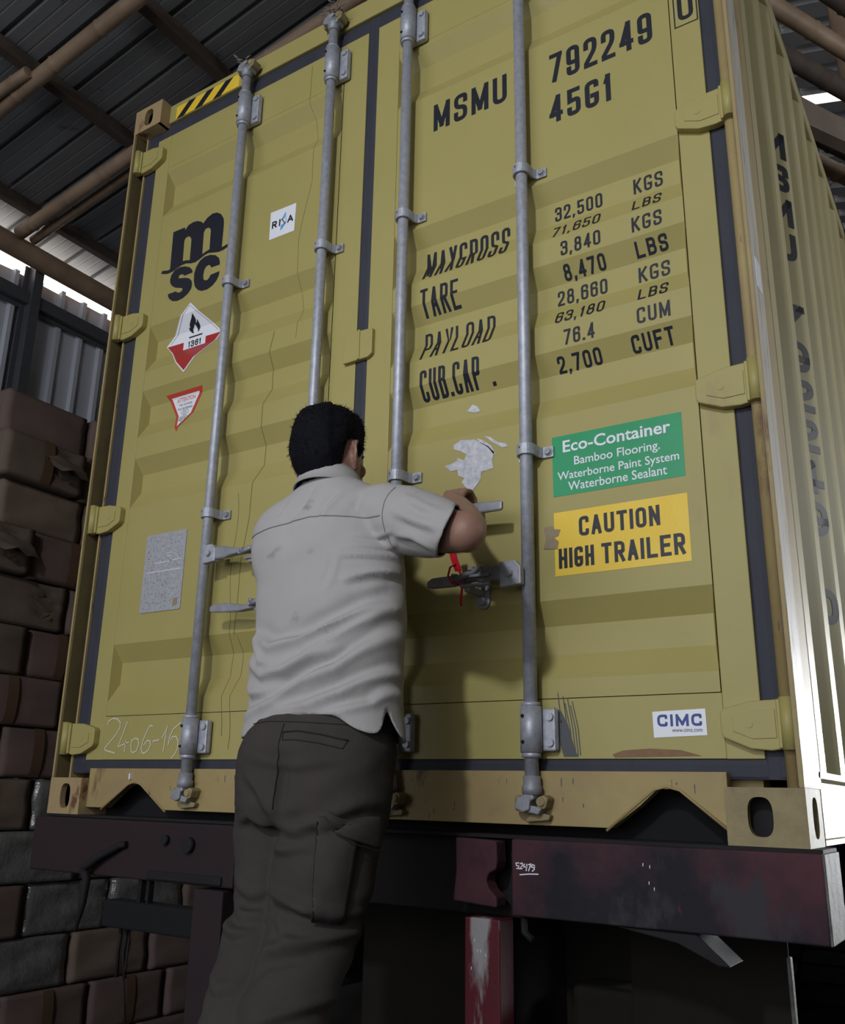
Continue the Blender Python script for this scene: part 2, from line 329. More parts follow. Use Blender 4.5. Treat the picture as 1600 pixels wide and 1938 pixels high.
ribbed('wall_right', -8.0, 14.0, lambda u, v, d: (7.5-d, u, v), GROUND, 3.05, .25, .030, .03, M['wallgrey'])
ribbed('wall_back', -2.9, 7.6, lambda u, v, d: (u, 14.0-d, v), GROUND, 4.6, .25, .030, .03, M['wallgrey'])
ribbed('wall_front', -2.9, 7.6, lambda u, v, d: (u, -8.0+d, v), GROUND, 4.6, .25, .030, .03, M['wallgrey'])
def zl(x): return 3.78 + .158*(x+2.6)
RX = 2.2
def zr(x): return zl(RX) - .27*(x-RX)
ribbed('ceiling', -8.0, 14.0, lambda u, v, d: (v, u, zl(v)-.02+d*.9), -2.72, RX+.02, .236, .024, .030, M['roof'], minor=.002)
ribbed('ceiling', -8.0, 3.36, lambda u, v, d: (v, u, zr(v)-.02+d*.9), RX, 7.6, .2, .05, .030, M['wallgrey'])
ribbed('ceiling', 3.50, 14.0, lambda u, v, d: (v, u, zr(v)-.02+d*.9), RX, 7.6, .2, .06, .030, M['wallgrey'])
# girts and post on the left wall
m = MB(); m.box(-2.56, -2.50, -8, 14, 3.30, 3.39); m.box(-2.56, -2.555, -8, 14, 3.27, 3.42); struct(m.obj('trim_1', M['girt']))
m = MB(); m.box(-2.56, -2.48, 1.175, 1.245, GROUND, 3.62); m.box(-2.56, -2.55, 1.14, 1.28, GROUND, 3.6); struct(m.obj('trim_2', M['girt']))
m = MB(); m.box(-2.56, -2.50, -8, 14, 1.6, 1.69); struct(m.obj('trim_3', M['girt']))
m = MB(); m.box(-2.56, -2.48, -2.6, -2.52, GROUND, 3.6); m.box(-2.56, -2.48, 4.9, 4.98, GROUND, 3.6); struct(m.obj('trim_4', M['girt']))

def pole(name, a, b, r, mt, label, cat, group=None, node=.36, n=14, seed=0, bend=.01):
    rnd = random.Random(seed); a = Vector(a); b = Vector(b); Ln = (b-a).length; k = max(8, int(Ln/.09)); pts = []; rs = []
    nx = rnd.uniform(.1, .3); side = (b-a).cross(Vector((0, 0, 1))).normalized()
    nodes = []; t = nx
    while t < Ln: nodes.append(t); t += node*rnd.uniform(.8, 1.25)
    ts = sorted(set([i*Ln/k for i in range(k+1)] + [q+e for q in nodes for e in (-.012, 0, .012)])); ts = [t for t in ts if 0 <= t <= Ln]
    for t in ts:
        f = t/Ln; off = side*math.sin(f*PI*1.3)*bend + Vector((0, 0, 1))*math.sin(f*PI*2.1+seed)*bend*.5
        pts.append(a.lerp(b, f)+off); rr = r*(1-.12*f)
        if node < 5 and any(abs(t-q) < .002 for q in nodes): rr *= 1.13
        rs.append(rr)
    mb = MB(); mb.tube(pts, rs, n=n); o = mb.obj(name, mt); return tag(o, label, cat, group)
# purlins run along the building just under the sheets
for i, (x, w_) in enumerate([(-2.2, .03), (-1.26, .032), (-.49, .034), (.35, .034), (1.2, .034)]):
    m = MB(); m.box(x-w_, x+w_, -7.9, 13.9, zl(x)-.10, zl(x)-.024, .004)
    tag(m.obj('roof_purlin', M['timber']), ['dark timber purlin nearest the left wall, under the roof sheets', 'dark timber purlin second from the left wall under the roof sheets',
        'dark timber purlin third from the left wall, ending above the hazard strip', 'dark timber purlin fourth from left, hidden mostly above the container',
        'dark timber purlin nearest the ridge above the container'][i], 'beam', 'roof purlins')
def raf(y, x0, x1, dz, r, lab, seed): pole('bamboo_rafter', (x0, y, zl(x0)-dz), (x1, y+.02, zl(x1)-dz), r, M['bamboo'], lab, 'bamboo pole', 'bamboo rafters', seed=seed, bend=.015)
raf(.24, -2.35, 2.1, .145, .045, 'long thick bamboo rafter crossing the top left of the roof', 1)
raf(.140, -2.35, -1.22, .150, .036, 'short bamboo pole ending at a purlin, top left edge', 2)
raf(.935, -2.35, 2.1, .148, .045, 'thick upper bamboo of the pair reaching the container hinge', 3)
raf(1.040, -2.35, 2.1, .140, .030, 'thin lower bamboo of the pair reaching the container hinge', 4)
raf(-1.0, -2.35, 2.1, .145, .040, 'bamboo rafter nearest the viewer, out past the top left corner', 5)
raf(2.4, -2.35, 2.1, .145, .040, 'bamboo rafter furthest back, behind the container corner', 6)
pole('eave_log', (-2.46, -7.5, 3.645), (-2.44, 13.5, 3.60), .078, M['bamboo'], 'thick eave log running along the top of the left wall', 'log', node=1.3, seed=8, bend=.02)
# timbers above the right side of the container
T = [((2.30, 1.28, 3.70), (3.3, 3.3, 3.70), .045, 'topmost brown bamboo of the bundle above the right roof edge'),
     ((2.22, 1.35, 3.58), (3.3, 3.5, 3.58), .042, 'second brown bamboo of the bundle above the right roof edge'),
     ((2.20, 1.50, 3.46), (3.3, 3.7, 3.46), .045, 'third brown bamboo of the bundle above the right roof edge'),
     ((2.16, 1.72, 3.40), (3.3, 4.0, 3.40), .040, 'fourth brown bamboo of the bundle above the right roof edge'),
     ((2.10, 2.1, 3.56), (3.3, 4.5, 3.56), .045, 'fifth brown bamboo, just above the pale sheets on the right'),
     ((2.1, 2.6, 3.68), (3.3, 5.0, 3.68), .05, 'lowest and furthest brown bamboo of the bundle on the right')]
for i, (a, b, r_, lab) in enumerate(T): pole('bamboo_pole', a, b, r_, M['bamboo'] if i % 2 else M['timber'], lab, 'bamboo pole', 'bamboo bundle above the right edge', seed=20+i, bend=.02)
m = MB(); A_ = Vector((2.26, 1.78, 3.24)); B_ = Vector((3.15, 3.3, 3.24)); d_ = (B_-A_).normalized(); s_ = Vector((d_.y, -d_.x, 0))
t = bmesh.new(); bmesh.ops.create_cube(t, size=1)
for v in t.verts: v.co = A_.lerp(B_, v.co.x+.5) + s_*v.co.y*.05 + Vector((0, 0, 1))*v.co.z*.14
bmesh.ops.bevel(t, geom=list(t.edges), offset=.006, segments=1, affect='EDGES'); m.add(t)
tag(m.obj('pale_plank', M['plank']), 'pale sawn plank on edge beneath the bamboo bundle at right', 'plank')
pole('bamboo_post', (2.62, 3.35, GROUND), (2.47, 3.35, 4.36), .055, M['bamboo'], 'upright bamboo post at the right edge, behind the container top', 'post', seed=31, node=.5) if False else None
pole('bamboo_post', (2.70, 2.55, GROUND), (2.535, 2.55, 4.40), .050, M['bamboo'], 'upright bamboo post at the top right edge', 'post', seed=31, node=.5)

# ================================================================== CONTAINER
W = 2.438; L_ = 12.192; H = 2.896
C = thing('shipping_container', 'yellow high cube shipping container with closed double doors, on the trailer', 'container')
def casting(name, left, top, mt, front=0.0):
    x0, x1 = (0, .162) if left else (W-.162, W); z0, z1 = (H-.118, H) if top else (0, .118)
    y0, y1 = (front, .178) if front == 0 else (L_-.178, L_)
    mb = MB(); n = 24; cx = .085 if left else W-.092; cz = (z0+z1)/2; t_ = .022
    # front plate with an oval hole, built as a ring of quads, plus side plates; hollow inside
    def plate(cu, cv, ru, rv, u0, u1, v0, v1, P, depth):
        N_ = 32; outer = []; inner = []
        for k in range(N_):
            a = 2*PI*k/N_+PI/4; c, s2 = math.cos(a), math.sin(a)
            sc_ = 1/max(abs(c), abs(s2)); u = cu + c*sc_*((u1-cu) if c > 0 else (cu-u0)); v = cv + s2*sc_*((v1-cv) if s2 > 0 else (cv-v0))
            iu = cu + ru*math.copysign(abs(c)**.7, c); iv = cv + rv*math.copysign(abs(s2)**.7, s2); outer.append((u, v)); inner.append((iu, iv))
        V = [[mb.bm.verts.new(P(*q, dd)) for q in ring] for ring, dd in ((outer, 0), (inner, 0), (inner, depth))]
        for k in range(N_):
            j = (k+1) % N_
            mb._f([V[0][k], V[0][j], V[1][j], V[1][k]]); mb._f([V[1][k], V[1][j], V[2][j], V[2][k]])
    plate(cx, cz, .0255, .040, x0, x1, z0, z1, lambda u, v, d: (u, y0+d, v), t_)
    if left: plate(y0+.09, cz, .040, .0255, y0, y1, z0, z1, lambda u, v, d: (x0+d, u, v), t_)
    else: plate(y0+.09, cz, .030, .042, y0, y1, z0, z1, lambda u, v, d: (x1-d, u, v), t_)
    mb.box(x0+.0005, x1-.0005, y0+.075, y1, z0+.001, z1-.001) if False else None
    mb.box(x0+.0002, x1-.0002, y0+.0002, y1, z0, z0+.012); mb.box(x0+.0002, x1-.0002, y0+.0002, y1, z1-.012, z1)
    if left: mb.box(x1-.014, x1, y0+.0002, y1, z0, z1)
    else: mb.box(x0, x0+.014, y0+.0002, y1, z0, z1)
    mb.box(x0, x1, y1-.012, y1, z0, z1)
    o = mb.obj('corner_casting', mt, C, recalc=False)
    mb = MB(); mb.box(x0+.016, x1-.016, y0+.050, y1-.013, z0+.0125, z1-.0125); q = mb.obj('casting_shade_plug', M['frame_dark'], o)  # solid dark plug standing in for the shade inside the casting
    return o
casting('c', True, False, M['casting']); casting('c', False, False, M['casting_yellow']); casting('c', True, True, M['casting']); casting('c', False, True, M['casting_yellow'])
m = MB()
for x in (0, W-.162):
    for z in (0, H-.118): m = MB(); m.box(x, x+.162, L_-.178, L_, z, z+.118, .004); m.obj('corner_casting', M['casting_yellow'], C)
# corner posts: an outer flange, a channel and an inner lip
def post(left):
    sg = 1 if left else -1; X = 0 if left else W
    def bx(mb, a, b, y0, y1, z0=.118, z1=H-.118, bev=.0015): mb.box(min(X+sg*a, X+sg*b), max(X+sg*a, X+sg*b), y0, y1, z0, z1, bev)
    mb = MB(); bx(mb, 0.001, .010, .0, .200); bx(mb, .031, .0395, .047, .190)
    if not left: mb.tube([(W-.026, .040, .118), (W-.026, .040, H-.118)], [.0155, .0155], n=16)
    o = mb.obj('corner_post', [M['yellow_worn']], C)
    mb = MB(); bx(mb, .0095, .0125, .006, .198); bx(mb, .0125, .036, .185, .200); mb.obj('post_channel', M['channel_shade'], o)  # dark liner carries the channel's shade in its colour
    return o
post(True); post(False)
m = MB(); m.box(W-.0115, W-.0005, .0005, .112, .118, H-.118, .004)
m.obj('corner_post_side', M['post'], C)['label'] = 'scuffed pale outer face of the right corner post'
m = MB(); m.box(.0005, .0115, .106, .16, .118, H-.118, .002); m.obj('corner_post_side', M['yellow_worn'], C)
# header and sill
m = MB(); m.box(.162, W-.162, .045, .16, 2.80, H-.008, .004); m.box(.10, W-.10, .09, .16, 2.735, 2.80)
m.obj('door_header', M['yellow'], C)
sill = [(.162, .024), (.252, .024), (.330, .082), (.372, .102), (.412, .102), (.452, .082), (.534, .024), (2.010, .024), (2.08, .075), (2.122, .112), (2.162, .112), (2.20, .09), (2.276, .030), (2.276, .150), (.162, .150)]
m = MB(); m.prism(sill, 'y', .030, .062, .0015)
for ap in [((.240, .018), (.392, .112), (.546, .018)), ((1.998, .018), (2.142, .122), (2.276, .026))]:
    m.tube([(ap[0][0], .030, ap[0][1]), (ap[1][0]-.03, .030, ap[1][1]-.012), (ap[1][0], .030, ap[1][1]-.004), (ap[1][0]+.03, .030, ap[1][1]-.012), (ap[2][0], .030, ap[2][1])], .0035, n=8)
m.box(.1, W-.1, .09, .16, .118, .16); SILL = m
m = MB(); m.box(.165, W-.165, .115, .125, .0, .130); m.obj('sill_notch_shade', M['black'], C)  # black sheet added behind the sill notches as painted shade
m = MB(); m.box(.14, W-.14, .30, .34, .0, .14); m.box(.05, W-.05, .34, 11.8, .13, .16); m.obj('floor_frame', M['black'], C)
# roof, rails, side walls, front end
m = MB(); m.box(.02, W-.02, .10, L_-.02, H-.03, H-.012); m.obj('roof_panel', M['side'], C)
for s, x0, x1 in ((0, 0.002, .052), (1, W-.052, W-.002)):
    m = MB(); m.box(x0, x1, .178, L_-.178, H-.075, H-.006, .006); m.obj('top_side_rail', M['side'], C)
    m = MB()
    if s: m.prism([(W-.055, .0), (W-.003, .0), (W-.003, .012), (W-.012, .014), (W-.012, .135), (W-.001, .143), (W-.001, .158), (W-.055, .158)], 'y', .178, L_-.178, .001)
    else: m.box(x0, x1, .178, L_-.178, 0, .158, .006)
    m.obj('bottom_side_rail', M['side'], C)
YB = []
def side_prof():
    pts = []; y = .112
    seq = [(0, 0)]
    pts.append((y, .036)); y += .055; pts.append((y, .036)); y += .062
    while y < L_-.3:
        pts += [(y, 0)]; y += .072; pts += [(y, 0)]; y += .068; pts += [(y, .036)]; y += .070; pts += [(y, .036)]; y += .068
    pts.append((y, 0)); pts.append((L_-.16, 0)); return pts
SP = side_prof()
def side_depth(y):
    for (a, da), (b, db) in zip(SP, SP[1:]):
        if a <= y <= b: return da+(db-da)*(y-a)/max(1e-9, b-a)
    return 0
for s in (0, 1):
    bm = bmesh.new(); prev = None
    for y, d in SP:
        x = (W-.005-d) if s else (.005+d); a = bm.verts.new((x, y, .158)); b = bm.verts.new((x, y, H-.07))
        if prev: bm.faces.new([prev[0], a, b, prev[1]])
        prev = (a, b)
    me = bpy.data.meshes.new('side_wall'); bm.to_mesh(me); bm.free(); o = link('side_wall', me, M['side'], C)
    sm = o.modifiers.new('t', 'SOLIDIFY'); sm.thickness = .0016; sm.offset = 0
    if s: SIDE = o
m = MB(); m.box(.05, W-.05, L_-.06, L_-.03, .1, H-.1); m.obj('front_wall', M['side'], C)
# lettering down the right side wall
bm = bmesh.new(); z = 2.27
for c in ('M', 'S', 'M', 'U', '', '7', '9', '2', '2', '4', '9', '', '0'):
    if c:
        t = bmesh.new(); stencil(t, c, .655, .785, z-.105, z, .024)
        for v in t.verts: v.co = Vector((0, v.co.x, v.co.z))
        mp = {v: bm.verts.new(v.co) for v in t.verts}
        for f in t.faces:
            try: bm.faces.new([mp[v] for v in f.verts])
            except ValueError: pass
        t.free()
    z -= .132
for y, d in SP[:12]: bmesh.ops.bisect_plane(bm, geom=list(bm.verts)+list(bm.edges)+list(bm.faces), plane_co=(0, y, 0), plane_no=(0, 1, 0), dist=1e-6)
for v in bm.verts: v.co.x = W-.005-side_depth(v.co.y)+.0022
me = bpy.data.meshes.new('side_lettering'); bm.to_mesh(me); bm.free(); link('side_lettering', me, M['ink'], SIDE)
m = MB(); m.box(W-.0005, W+.0008, .035, .090, 1.30, 1.385, .0003); m.obj('tape_scrap', M['platelight'], C)['label'] = 'shiny scrap of tape on the right post'

# ------------------------------------------------------------------ doors
def door(x0, x1, px0, px1, side):
    """x0..x1 door leaf, px0..px1 corrugated field"""
    z0, z1, pz0, pz1 = .178, 2.735, .325, 2.57
    mb = MB(); g = .0018; B = .0022
    mb.box(x0, px0-g, YF, .098, z0, z1, B); mb.box(px1+g, x1, YF, .098, z0, z1, B)
    mb.box(px0-g, px1+g, YF+.0006, .098, z0+.001, pz0-g, B*.5); mb.box(px0-g, px1+g, YF+.0006, .098, pz1+g, z1-.001, B*.5)
    zz = [pz0] + ZB + [pz1]; prev = None
    for z in zz:
        a = mb.bm.verts.new((px0, prof(z), z)); b = mb.bm.verts.new((px1, prof(z), z))
        if prev: mb._f([prev[0], prev[1], b, a])
        prev = (a, b)
    for (a, b, c, e) in BR:     # welded cheek plates closing each fold at its ends
        for x, sx in ((px0, 1), (px1, -1)):
            V = [(x, YF, a), (x+sx*.012, YF+DEP, b), (x+sx*.012, YF+DEP, c), (x, YF, e)]
            mb._f([mb.bm.verts.new(v) for v in (V[0], V[1], V[2], V[3])])
    mb.box(px0-.01, px1+.01, .094, .098, z0, z1)
    o = mb.obj('door', M['yellow'], C, recalc=False); o['label'] = side + ' door leaf with raised and recessed bands'
    return o
DL = door(.107, 1.205, .188, 1.100, 'left'); DR = door(1.250, 2.355, 1.344, 2.272, 'right')
def wavy(seed, a, t): return a*noise.noise(Vector((t*3.1, seed, 0)))
def gasket(x0, x1, y0, z0, z1, parent, vertical):
    mb = MB(); n = 60; rows = []
    for i in range(n+1):
        f = i/n; e = [wavy(x0*7+k*3+z0, .0035, f*9) for k in range(2)]
        if vertical: z = z0+(z1-z0)*f; A = [(x0+e[0]*.5, z), (x1+e[1]*.5, z)]
        else: x = x0+(x1-x0)*f; A = [(x, z0+e[0]*.6), (x, z1+e[1])]
        mid = .5
        q = [mb.bm.verts.new((p[0], y, p[1])) for p, y in ((A[0], .09), (A[0], y0+.003), (((A[0][0]*.86+A[1][0]*.14), (A[0][1]*.86+A[1][1]*.14)), y0), (((A[0][0]*.3+A[1][0]*.7), (A[0][1]*.3+A[1][1]*.7)), y0), (A[1], y0+.003), (A[1], .09))]
        rows.append(q)
    for a, b in zip(rows, rows[1:]):
        for k in range(5): mb._f([a[k], a[k+1], b[k+1], b[k]])
    return mb.obj('gasket', M['rubber'], parent)
for D, xs in ((DL, (.040, .107)), (DR, (2.355, 2.394))):
    gasket(xs[0], xs[1], .053, .135, 2.80, D, True)
gasket(.041, 1.228, .0535, .135, .180, DL, False); gasket(1.228, 2.394, .0535, .135, .180, DR, False)
gasket(.041, 1.228, .0535, 2.733, 2.797, DL, False); gasket(1.228, 2.394, .0535, 2.733, 2.797, DR, False)
gasket(1.204, 1.251, .0515, .15, 2.79, DR, True)
# overlap block at the meeting edge
m = MB(); m.prism([(1.166, 1.52), (1.279, 1.513), (1.279, 1.425), (1.262, 1.414), (1.166, 1.412)], 'y', .034, .052, .003); m.box(1.222, 1.232, .030, .036, 1.414, 1.518, .002)
m.obj('overlap_block', M['yellow'], DR)
def hinge(z, left, D):
    sg = 1 if left else -1; X = 0 if left else W
    def q(a): return X + sg*a
    mb = MB()
    # blade: deep at the knuckle, tapering to the leaf
    yk, yt = .016, .040
    P = [(.036, z-.052), (.062, z-.056), (.105, z-.052), (.160, z-.028), (.166, z-.018), (.166, z+.028), (.158, z+.036), (.10, z+.050), (.036, z+.052)]
    P = [(q(a), b) for a, b in P]
    if not left: P = P[::-1]
    mb.prism(P, 'y', .026, .050, .003)
    R = [(.050, z-.030), (.10, z-.031), (.140, z-.014), (.140, z+.020), (.10, z+.030), (.050, z+.032)]; R = [(q(a), b) for a, b in R]
    if not left: R = R[::-1]
    mb.prism(R, 'y', .0235, .027, .001)
    mb.box(min(q(.020), q(.046)), max(q(.020), q(.046)), .018, .042, z-.052, z+.052, .003)
    mb.tube([(q(.024), .020, z-.055), (q(.024), .020, z+.055)], .0150, n=20)
    mb.cyl((q(.105), .0235, z), (0, 1, 0), .008, .003)
    o = mb.obj('hinge', M['yellow'] if left else M['yellow'], D)
for z in (.250, 1.050, 1.855, 2.640): hinge(z, True, DL); hinge(z, False, DR)
m = MB()
m2 = MB()
# ------------------------------------------------------------------ lock rods and their hardware
YR = .006; RR = .0172
def bracket_short(x, z, D, flip=1):
    """clamp strap over the rod with one eared bolt"""
    mb = MB(); n = 12; h = .030; outer = []
    pr = [(-.040, .046), (-.030, .046), (-.024, .030)] + [(math.cos(PI - k*PI/n)*(RR+.0055), YR - math.sin(k*PI/n)*(RR+.0055)) for k in range(n+1)] + [(.024, .030), (.032, .044), (.062, .045)]
    top = z+h/2; bot = z-h/2; th = .0055
    A = []
    for i, (a, b) in enumerate(pr):
        p0 = pr[max(i-1, 0)]; p1 = pr[min(i+1, len(pr)-1)]; d = Vector((p1[0]-p0[0], p1[1]-p0[1])).normalized(); nn = Vector((-d.y, d.x))
        A.append([mb.bm.verts.new((x+a+nn.x*s*th/2, b+nn.y*s*th/2, zz)) for s in (-1, 1) for zz in (bot, top)])
    for a, b in zip(A, A[1:]):
        for (i, j) in ((0, 1), (1, 3), (3, 2), (2, 0)):
            f = mb._f([a[i], a[j], b[j], b[i]])
    mb._f([A[0][0], A[0][1], A[0][3], A[0][2]]); mb._f([A[-1][0], A[-1][1], A[-1][3], A[-1][2]])
    o = mb.obj('rod_clamp', M['galv'], D)
    b = MB(); b.cyl((x+.048, .038, z), (0, 1, 0), .0085, .010, 8); b.cyl((x+.048, .041, z), (0, 1, 0), .012, .003, 18); b.obj('bolt', M['galv_dark'], D)
    b = MB(); b.cyl((x-.006, YR-RR-.0062, z+.004), (0, 1, 0), .0042, .002, 12); b.obj('pin_hole', M['black'], D)
def bracket_long(x, z0, z1, D):
    mb = MB(); n = 16; r_ = .0265
    mb.tube([(x, YR, z0), (x, YR, z1)], r_, n=28)
    mb.tube([(x, YR, z0-.012), (x, YR, z0)], .0235, n=28); mb.tube([(x, YR, z1), (x, YR, z1+.010)], .0235, n=28)
    mb.box(x-.036, x+.058, .030, .047, z0+.004, z1-.004, .006); mb.box(x+.012, x+.056, .024, .040, z0+.004, z1-.004, .005)
    mb.obj('rod_bearing', M['galv'], D)
    for z in (z0+.024, z1-.024):
        b = MB(); b.cyl((x+.043, .021, z), (0, 1, 0), .0095, .010, 20); b.obj('bolt', M['galv'], D)
        b = MB(); b.cyl((x-.010, YR-.0265, z), (0, 1, 0), .0042, .004, 12); b.obj('pin_hole', M['black'], D)
def cam_end(x, z, D, up, leafy=False):
    s = 1 if up else -1
    mb = MB(); mb.tube([(x, YR, z-s*.055), (x, YR, z-s*.035), (x, YR, z-s*.03), (x, YR, z-s*.012)], [.0215, .0215, .025, .024], n=22)
    mb.prism([(x-.038, z-.020), (x-.030, z+.004), (x-.010, z+.013), (x+.012, z+.012), (x+.016, z+.002), (x+.004, z-.004), (x+.002, z-.024), (x-.016, z-.030)], 'y', -.018, .026, .004)
    mb.prism([(x-.012, z-.028), (x+.022, z-.034), (x+.030, z-.020), (x+.012, z-.014), (x-.006, z-.012)], 'y', -.010, .030, .003)
    mb.obj('cam', M['galv_dark'], D)
    k = MB(); k.box(x-.044, x-.026, -.004, .032, z-.026, z+.010, .006); k.prism([(x+.018, z-.024), (x+.040, z-.020), (x+.048, z+.004), (x+.036, z+.012), (x+.020, z+.006)], 'y', -.010, .032, .004)
    k.cyl((x+.030, -.006, z-.004), (0, 1, 0), .010, .02, 14)
    if not up:
        k.prism([(x-.020, z-.052), (x+.040, z-.046), (x+.044, z-.034), (x+.026, z-.030), (x-.018, z-.034)], 'y', .010, .032, .003)
    k.obj('cam_keeper', M['casting_yellow'], C)
RODS = [(.648, DL), (1.076, DL), (1.406, DR), (1.823, DR)]
for x, D in RODS:
    mb = MB(); mb.tube([(x, YR, .09), (x, YR, 2.84)], RR, n=28); mb.obj('lock_rod', M['galv'], D)
    for z in (.977, 1.861): bracket_short(x, z, D)
    bracket_long(x, .192, .302, D); bracket_long(x, 2.555, 2.690, D)
    cam_end(x, .082, D, False); cam_end(x, 2.825, D, True)
# leaves caught on the top of two rods
m = MB(); rnd = random.Random(5)
for k in range(22):
    a = Vector((1.076+rnd.uniform(-.03, .035), -.01+rnd.uniform(-.02, .03), 2.835+rnd.uniform(-.01, .03))); d = Vector((rnd.uniform(-1, 1), rnd.uniform(-1, .2), rnd.uniform(-.2, 1.2))).normalized(); L1 = rnd.uniform(.02, .045)
    s = d.cross(Vector((rnd.uniform(-1, 1), rnd.uniform(-1, 1), .3))).normalized()*.005
    m.tube([a, a+d*L1*.5+s, a+d*L1], [.001, .0035, .0006], n=5)
tag(m.obj('dry_leaves', M['plank']), 'dry leaves caught on top of the second lock rod', 'leaves')
m = MB()
for k in range(10):
    a = Vector((.648+rnd.uniform(-.03, .03), -.01+rnd.uniform(-.02, .03), 2.842+rnd.uniform(-.005, .012))); d = Vector((rnd.uniform(-1, 1), rnd.uniform(-1, .2), rnd.uniform(-.1, .5))).normalized()
    m.tube([a, a+d*.014, a+d*.028], [.002, .005, .001], n=5)
tag(m.obj('dry_leaves', M['plank']), 'dry leaf scraps on top of the leftmost lock rod', 'leaves')

def bar(pts, D, name='handle', mt=None, n=8):
    """forged flat handle: (x, y, z, half height, half thickness)"""
    mb = MB(); rings = []
    for x, y, z, h, t in pts:
        rings.append([mb.bm.verts.new((x, y+b*t, z+a*h)) for a, b in ((-1, -.6), (-.75, -1), (.75, -1), (1, -.6), (1, .6), (.75, 1), (-.75, 1), (-1, .6))])
    for a, b in zip(rings, rings[1:]):
        for i in range(8): mb._f([a[i], a[(i+1) % 8], b[(i+1) % 8], b[i]])
    mb._f(rings[0]); mb._f(rings[-1][::-1]); return mb.obj(name, mt or M['galv_dark'], D)
def hub(x0, x1, z0, z1, D):
    mb = MB(); xm = (x0+x1)/2
    mb.prism([(x0, z0), (x1, z0+.004), (x1, z1-.018), (x1-.018, z1), (x0, z1)], 'y', -.040, -.018, .003); mb.box(x0+.004, x1-.004, -.018, .010, z0+.010, z1-.012, .004)
    mb.cyl((xm, -.044, (z0+z1)/2), (0, 1, 0), .009, .012, 16); mb.obj('handle_hub', M['galv'], D)
# rod 4: handle points left through its keeper
hub(1.763, 1.823, .600, .668, DR)
bar([(1.775, -.030, .640, .020, .007), (1.735, -.030, .642, .019, .006), (1.715, -.030, .640, .018, .006), (1.69, -.026, .634, .007, .014), (1.665, -.026, .632, .006, .016), (1.645, -.028, .632, .010, .012), (1.625, -.032, .632, .015, .007), (1.56, -.034, .632, .014, .006), (1.545, -.034, .630, .008, .005)], DR)
# rod 3: handle points right, held by the man
hub(1.400, 1.455, .792, .858, DR)
bar([(1.44, -.034, .825, .019, .007), (1.50, -.034, .824, .019, .007), (1.53, -.030, .823, .008, .014), (1.57, -.030, .823, .008, .014), (1.60, -.034, .824, .014, .008), (1.70, -.038, .822, .0145, .006), (1.768, -.040, .819, .013, .0055), (1.774, -.040, .819, .010, .004)], DR)
# rod 1: handle points right; rod 2: handle points left below it
hub(.683, .738, .790, .853, DL)
bar([(.725, -.030, .822, .020, .007), (.775, -.030, .820, .020, .007), (.80, -.028, .818, .014, .012), (.86, -.026, .814, .006, .018), (.90, -.028, .812, .012, .010), (.98, -.032, .808, .014, .006), (1.01, -.032, .806, .010, .005)], DL)
hub(1.035, 1.090, .605, .668, DL)
bar([(1.05, -.030, .634, .020, .007), (.98, -.030, .632, .018, .007), (.93, -.026, .628, .006, .016), (.90, -.026, .628, .006, .016), (.86, -.030, .630, .012, .010), (.80, -.034, .636, .015, .006), (.745, -.034, .637, .012, .005), (.735, -.034, .637, .008, .004)], DL)
def keeper(x, z, D, h=.062):
    mb = MB(); n = 12
    P = [(x+.020*math.cos(a), z+h-.02+.020*math.sin(a)) for a in [k*PI/10 for k in range(11)]] + [(x-.020*math.cos(a), z-h+.02-.020*math.sin(a)) for a in [k*PI/10 for k in range(11)]]
    mb.prism(P, 'y', .040, .050, .002); mb.prism([(x-.010, z-.030), (x+.008, z-.030), (x+.008, z-.014), (x-.010, z-.014)], 'y', -.045, .042, .002); mb.prism([(x-.006, z+.028), (x+.010, z+.028), (x+.010, z+.040), (x-.006, z+.040)], 'y', -.035, .042, .002)
    mb.cyl((x-.004, .034, z+.045), (0, 1, 0), .011, .016, 14); mb.cyl((x+.002, .034, z-.042), (0, 1, 0), .011, .016, 14)
    mb.obj('handle_keeper', M['galv_dark'], D)
    k = MB(); k.tube([(x+.010, .030, z+.050), (x+.012, -.004, z+.046), (x+.012, -.040, z+.018), (x+.002, -.052, z+.012), (x-.030, -.056, z+.002)], [.006, .006, .007, .009, .008], n=10)
    k.tube([(x-.032, -.056, z-.002), (x-.044, -.054, z+.004), (x-.040, -.052, z+.016), (x-.026, -.054, z+.012)], .005, n=8)
    k.box(x-.006, x+.066, -.052, -.040, z+.004, z+.012, .002); k.box(x-.02, x+.068, -.052, -.038, z-.020, z-.012, .002)
    k.obj('keeper_hasp', M['galv_dark'], D)
keeper(1.672, .628, DR); keeper(.898, .800, DL); keeper(1.56, .815, DR, .05); keeper(.955, .632, DL, .05)
# red strap seal through the keeper
m = MB(); bmr = m.bm
P = [(1.626, -.056, .742), (1.632, -.058, .715), (1.640, -.060, .685), (1.652, -.056, .652)]
for (a, b) in zip(P, P[1:]):
    wv = .010
    V = [bmr.verts.new((p[0]+s*wv, p[1]+d, p[2])) for d in (0, .0022) for p, s in ((a, -1), (a, 1), (b, 1), (b, -1))]
    m._f(V[:4]); m._f(V[4:][::-1])
    for i in range(4): m._f([V[i], V[(i+1) % 4], V[4+(i+1) % 4], V[4+i]])
m.tube([(1.646, -.060, .672), (1.632, -.066, .662), (1.626, -.066, .640), (1.634, -.060, .622), (1.650, -.048, .616)], .0028, n=8)
m.tube([(1.652, -.054, .655), (1.660, -.045, .630), (1.655, -.044, .600), (1.650, -.040, .580), (1.646, -.03, .565)], .0035, n=8)
tag(m.obj('security_seal', M['seal']), 'red plastic strap seal looped through the handle keeper below the hand', 'seal')
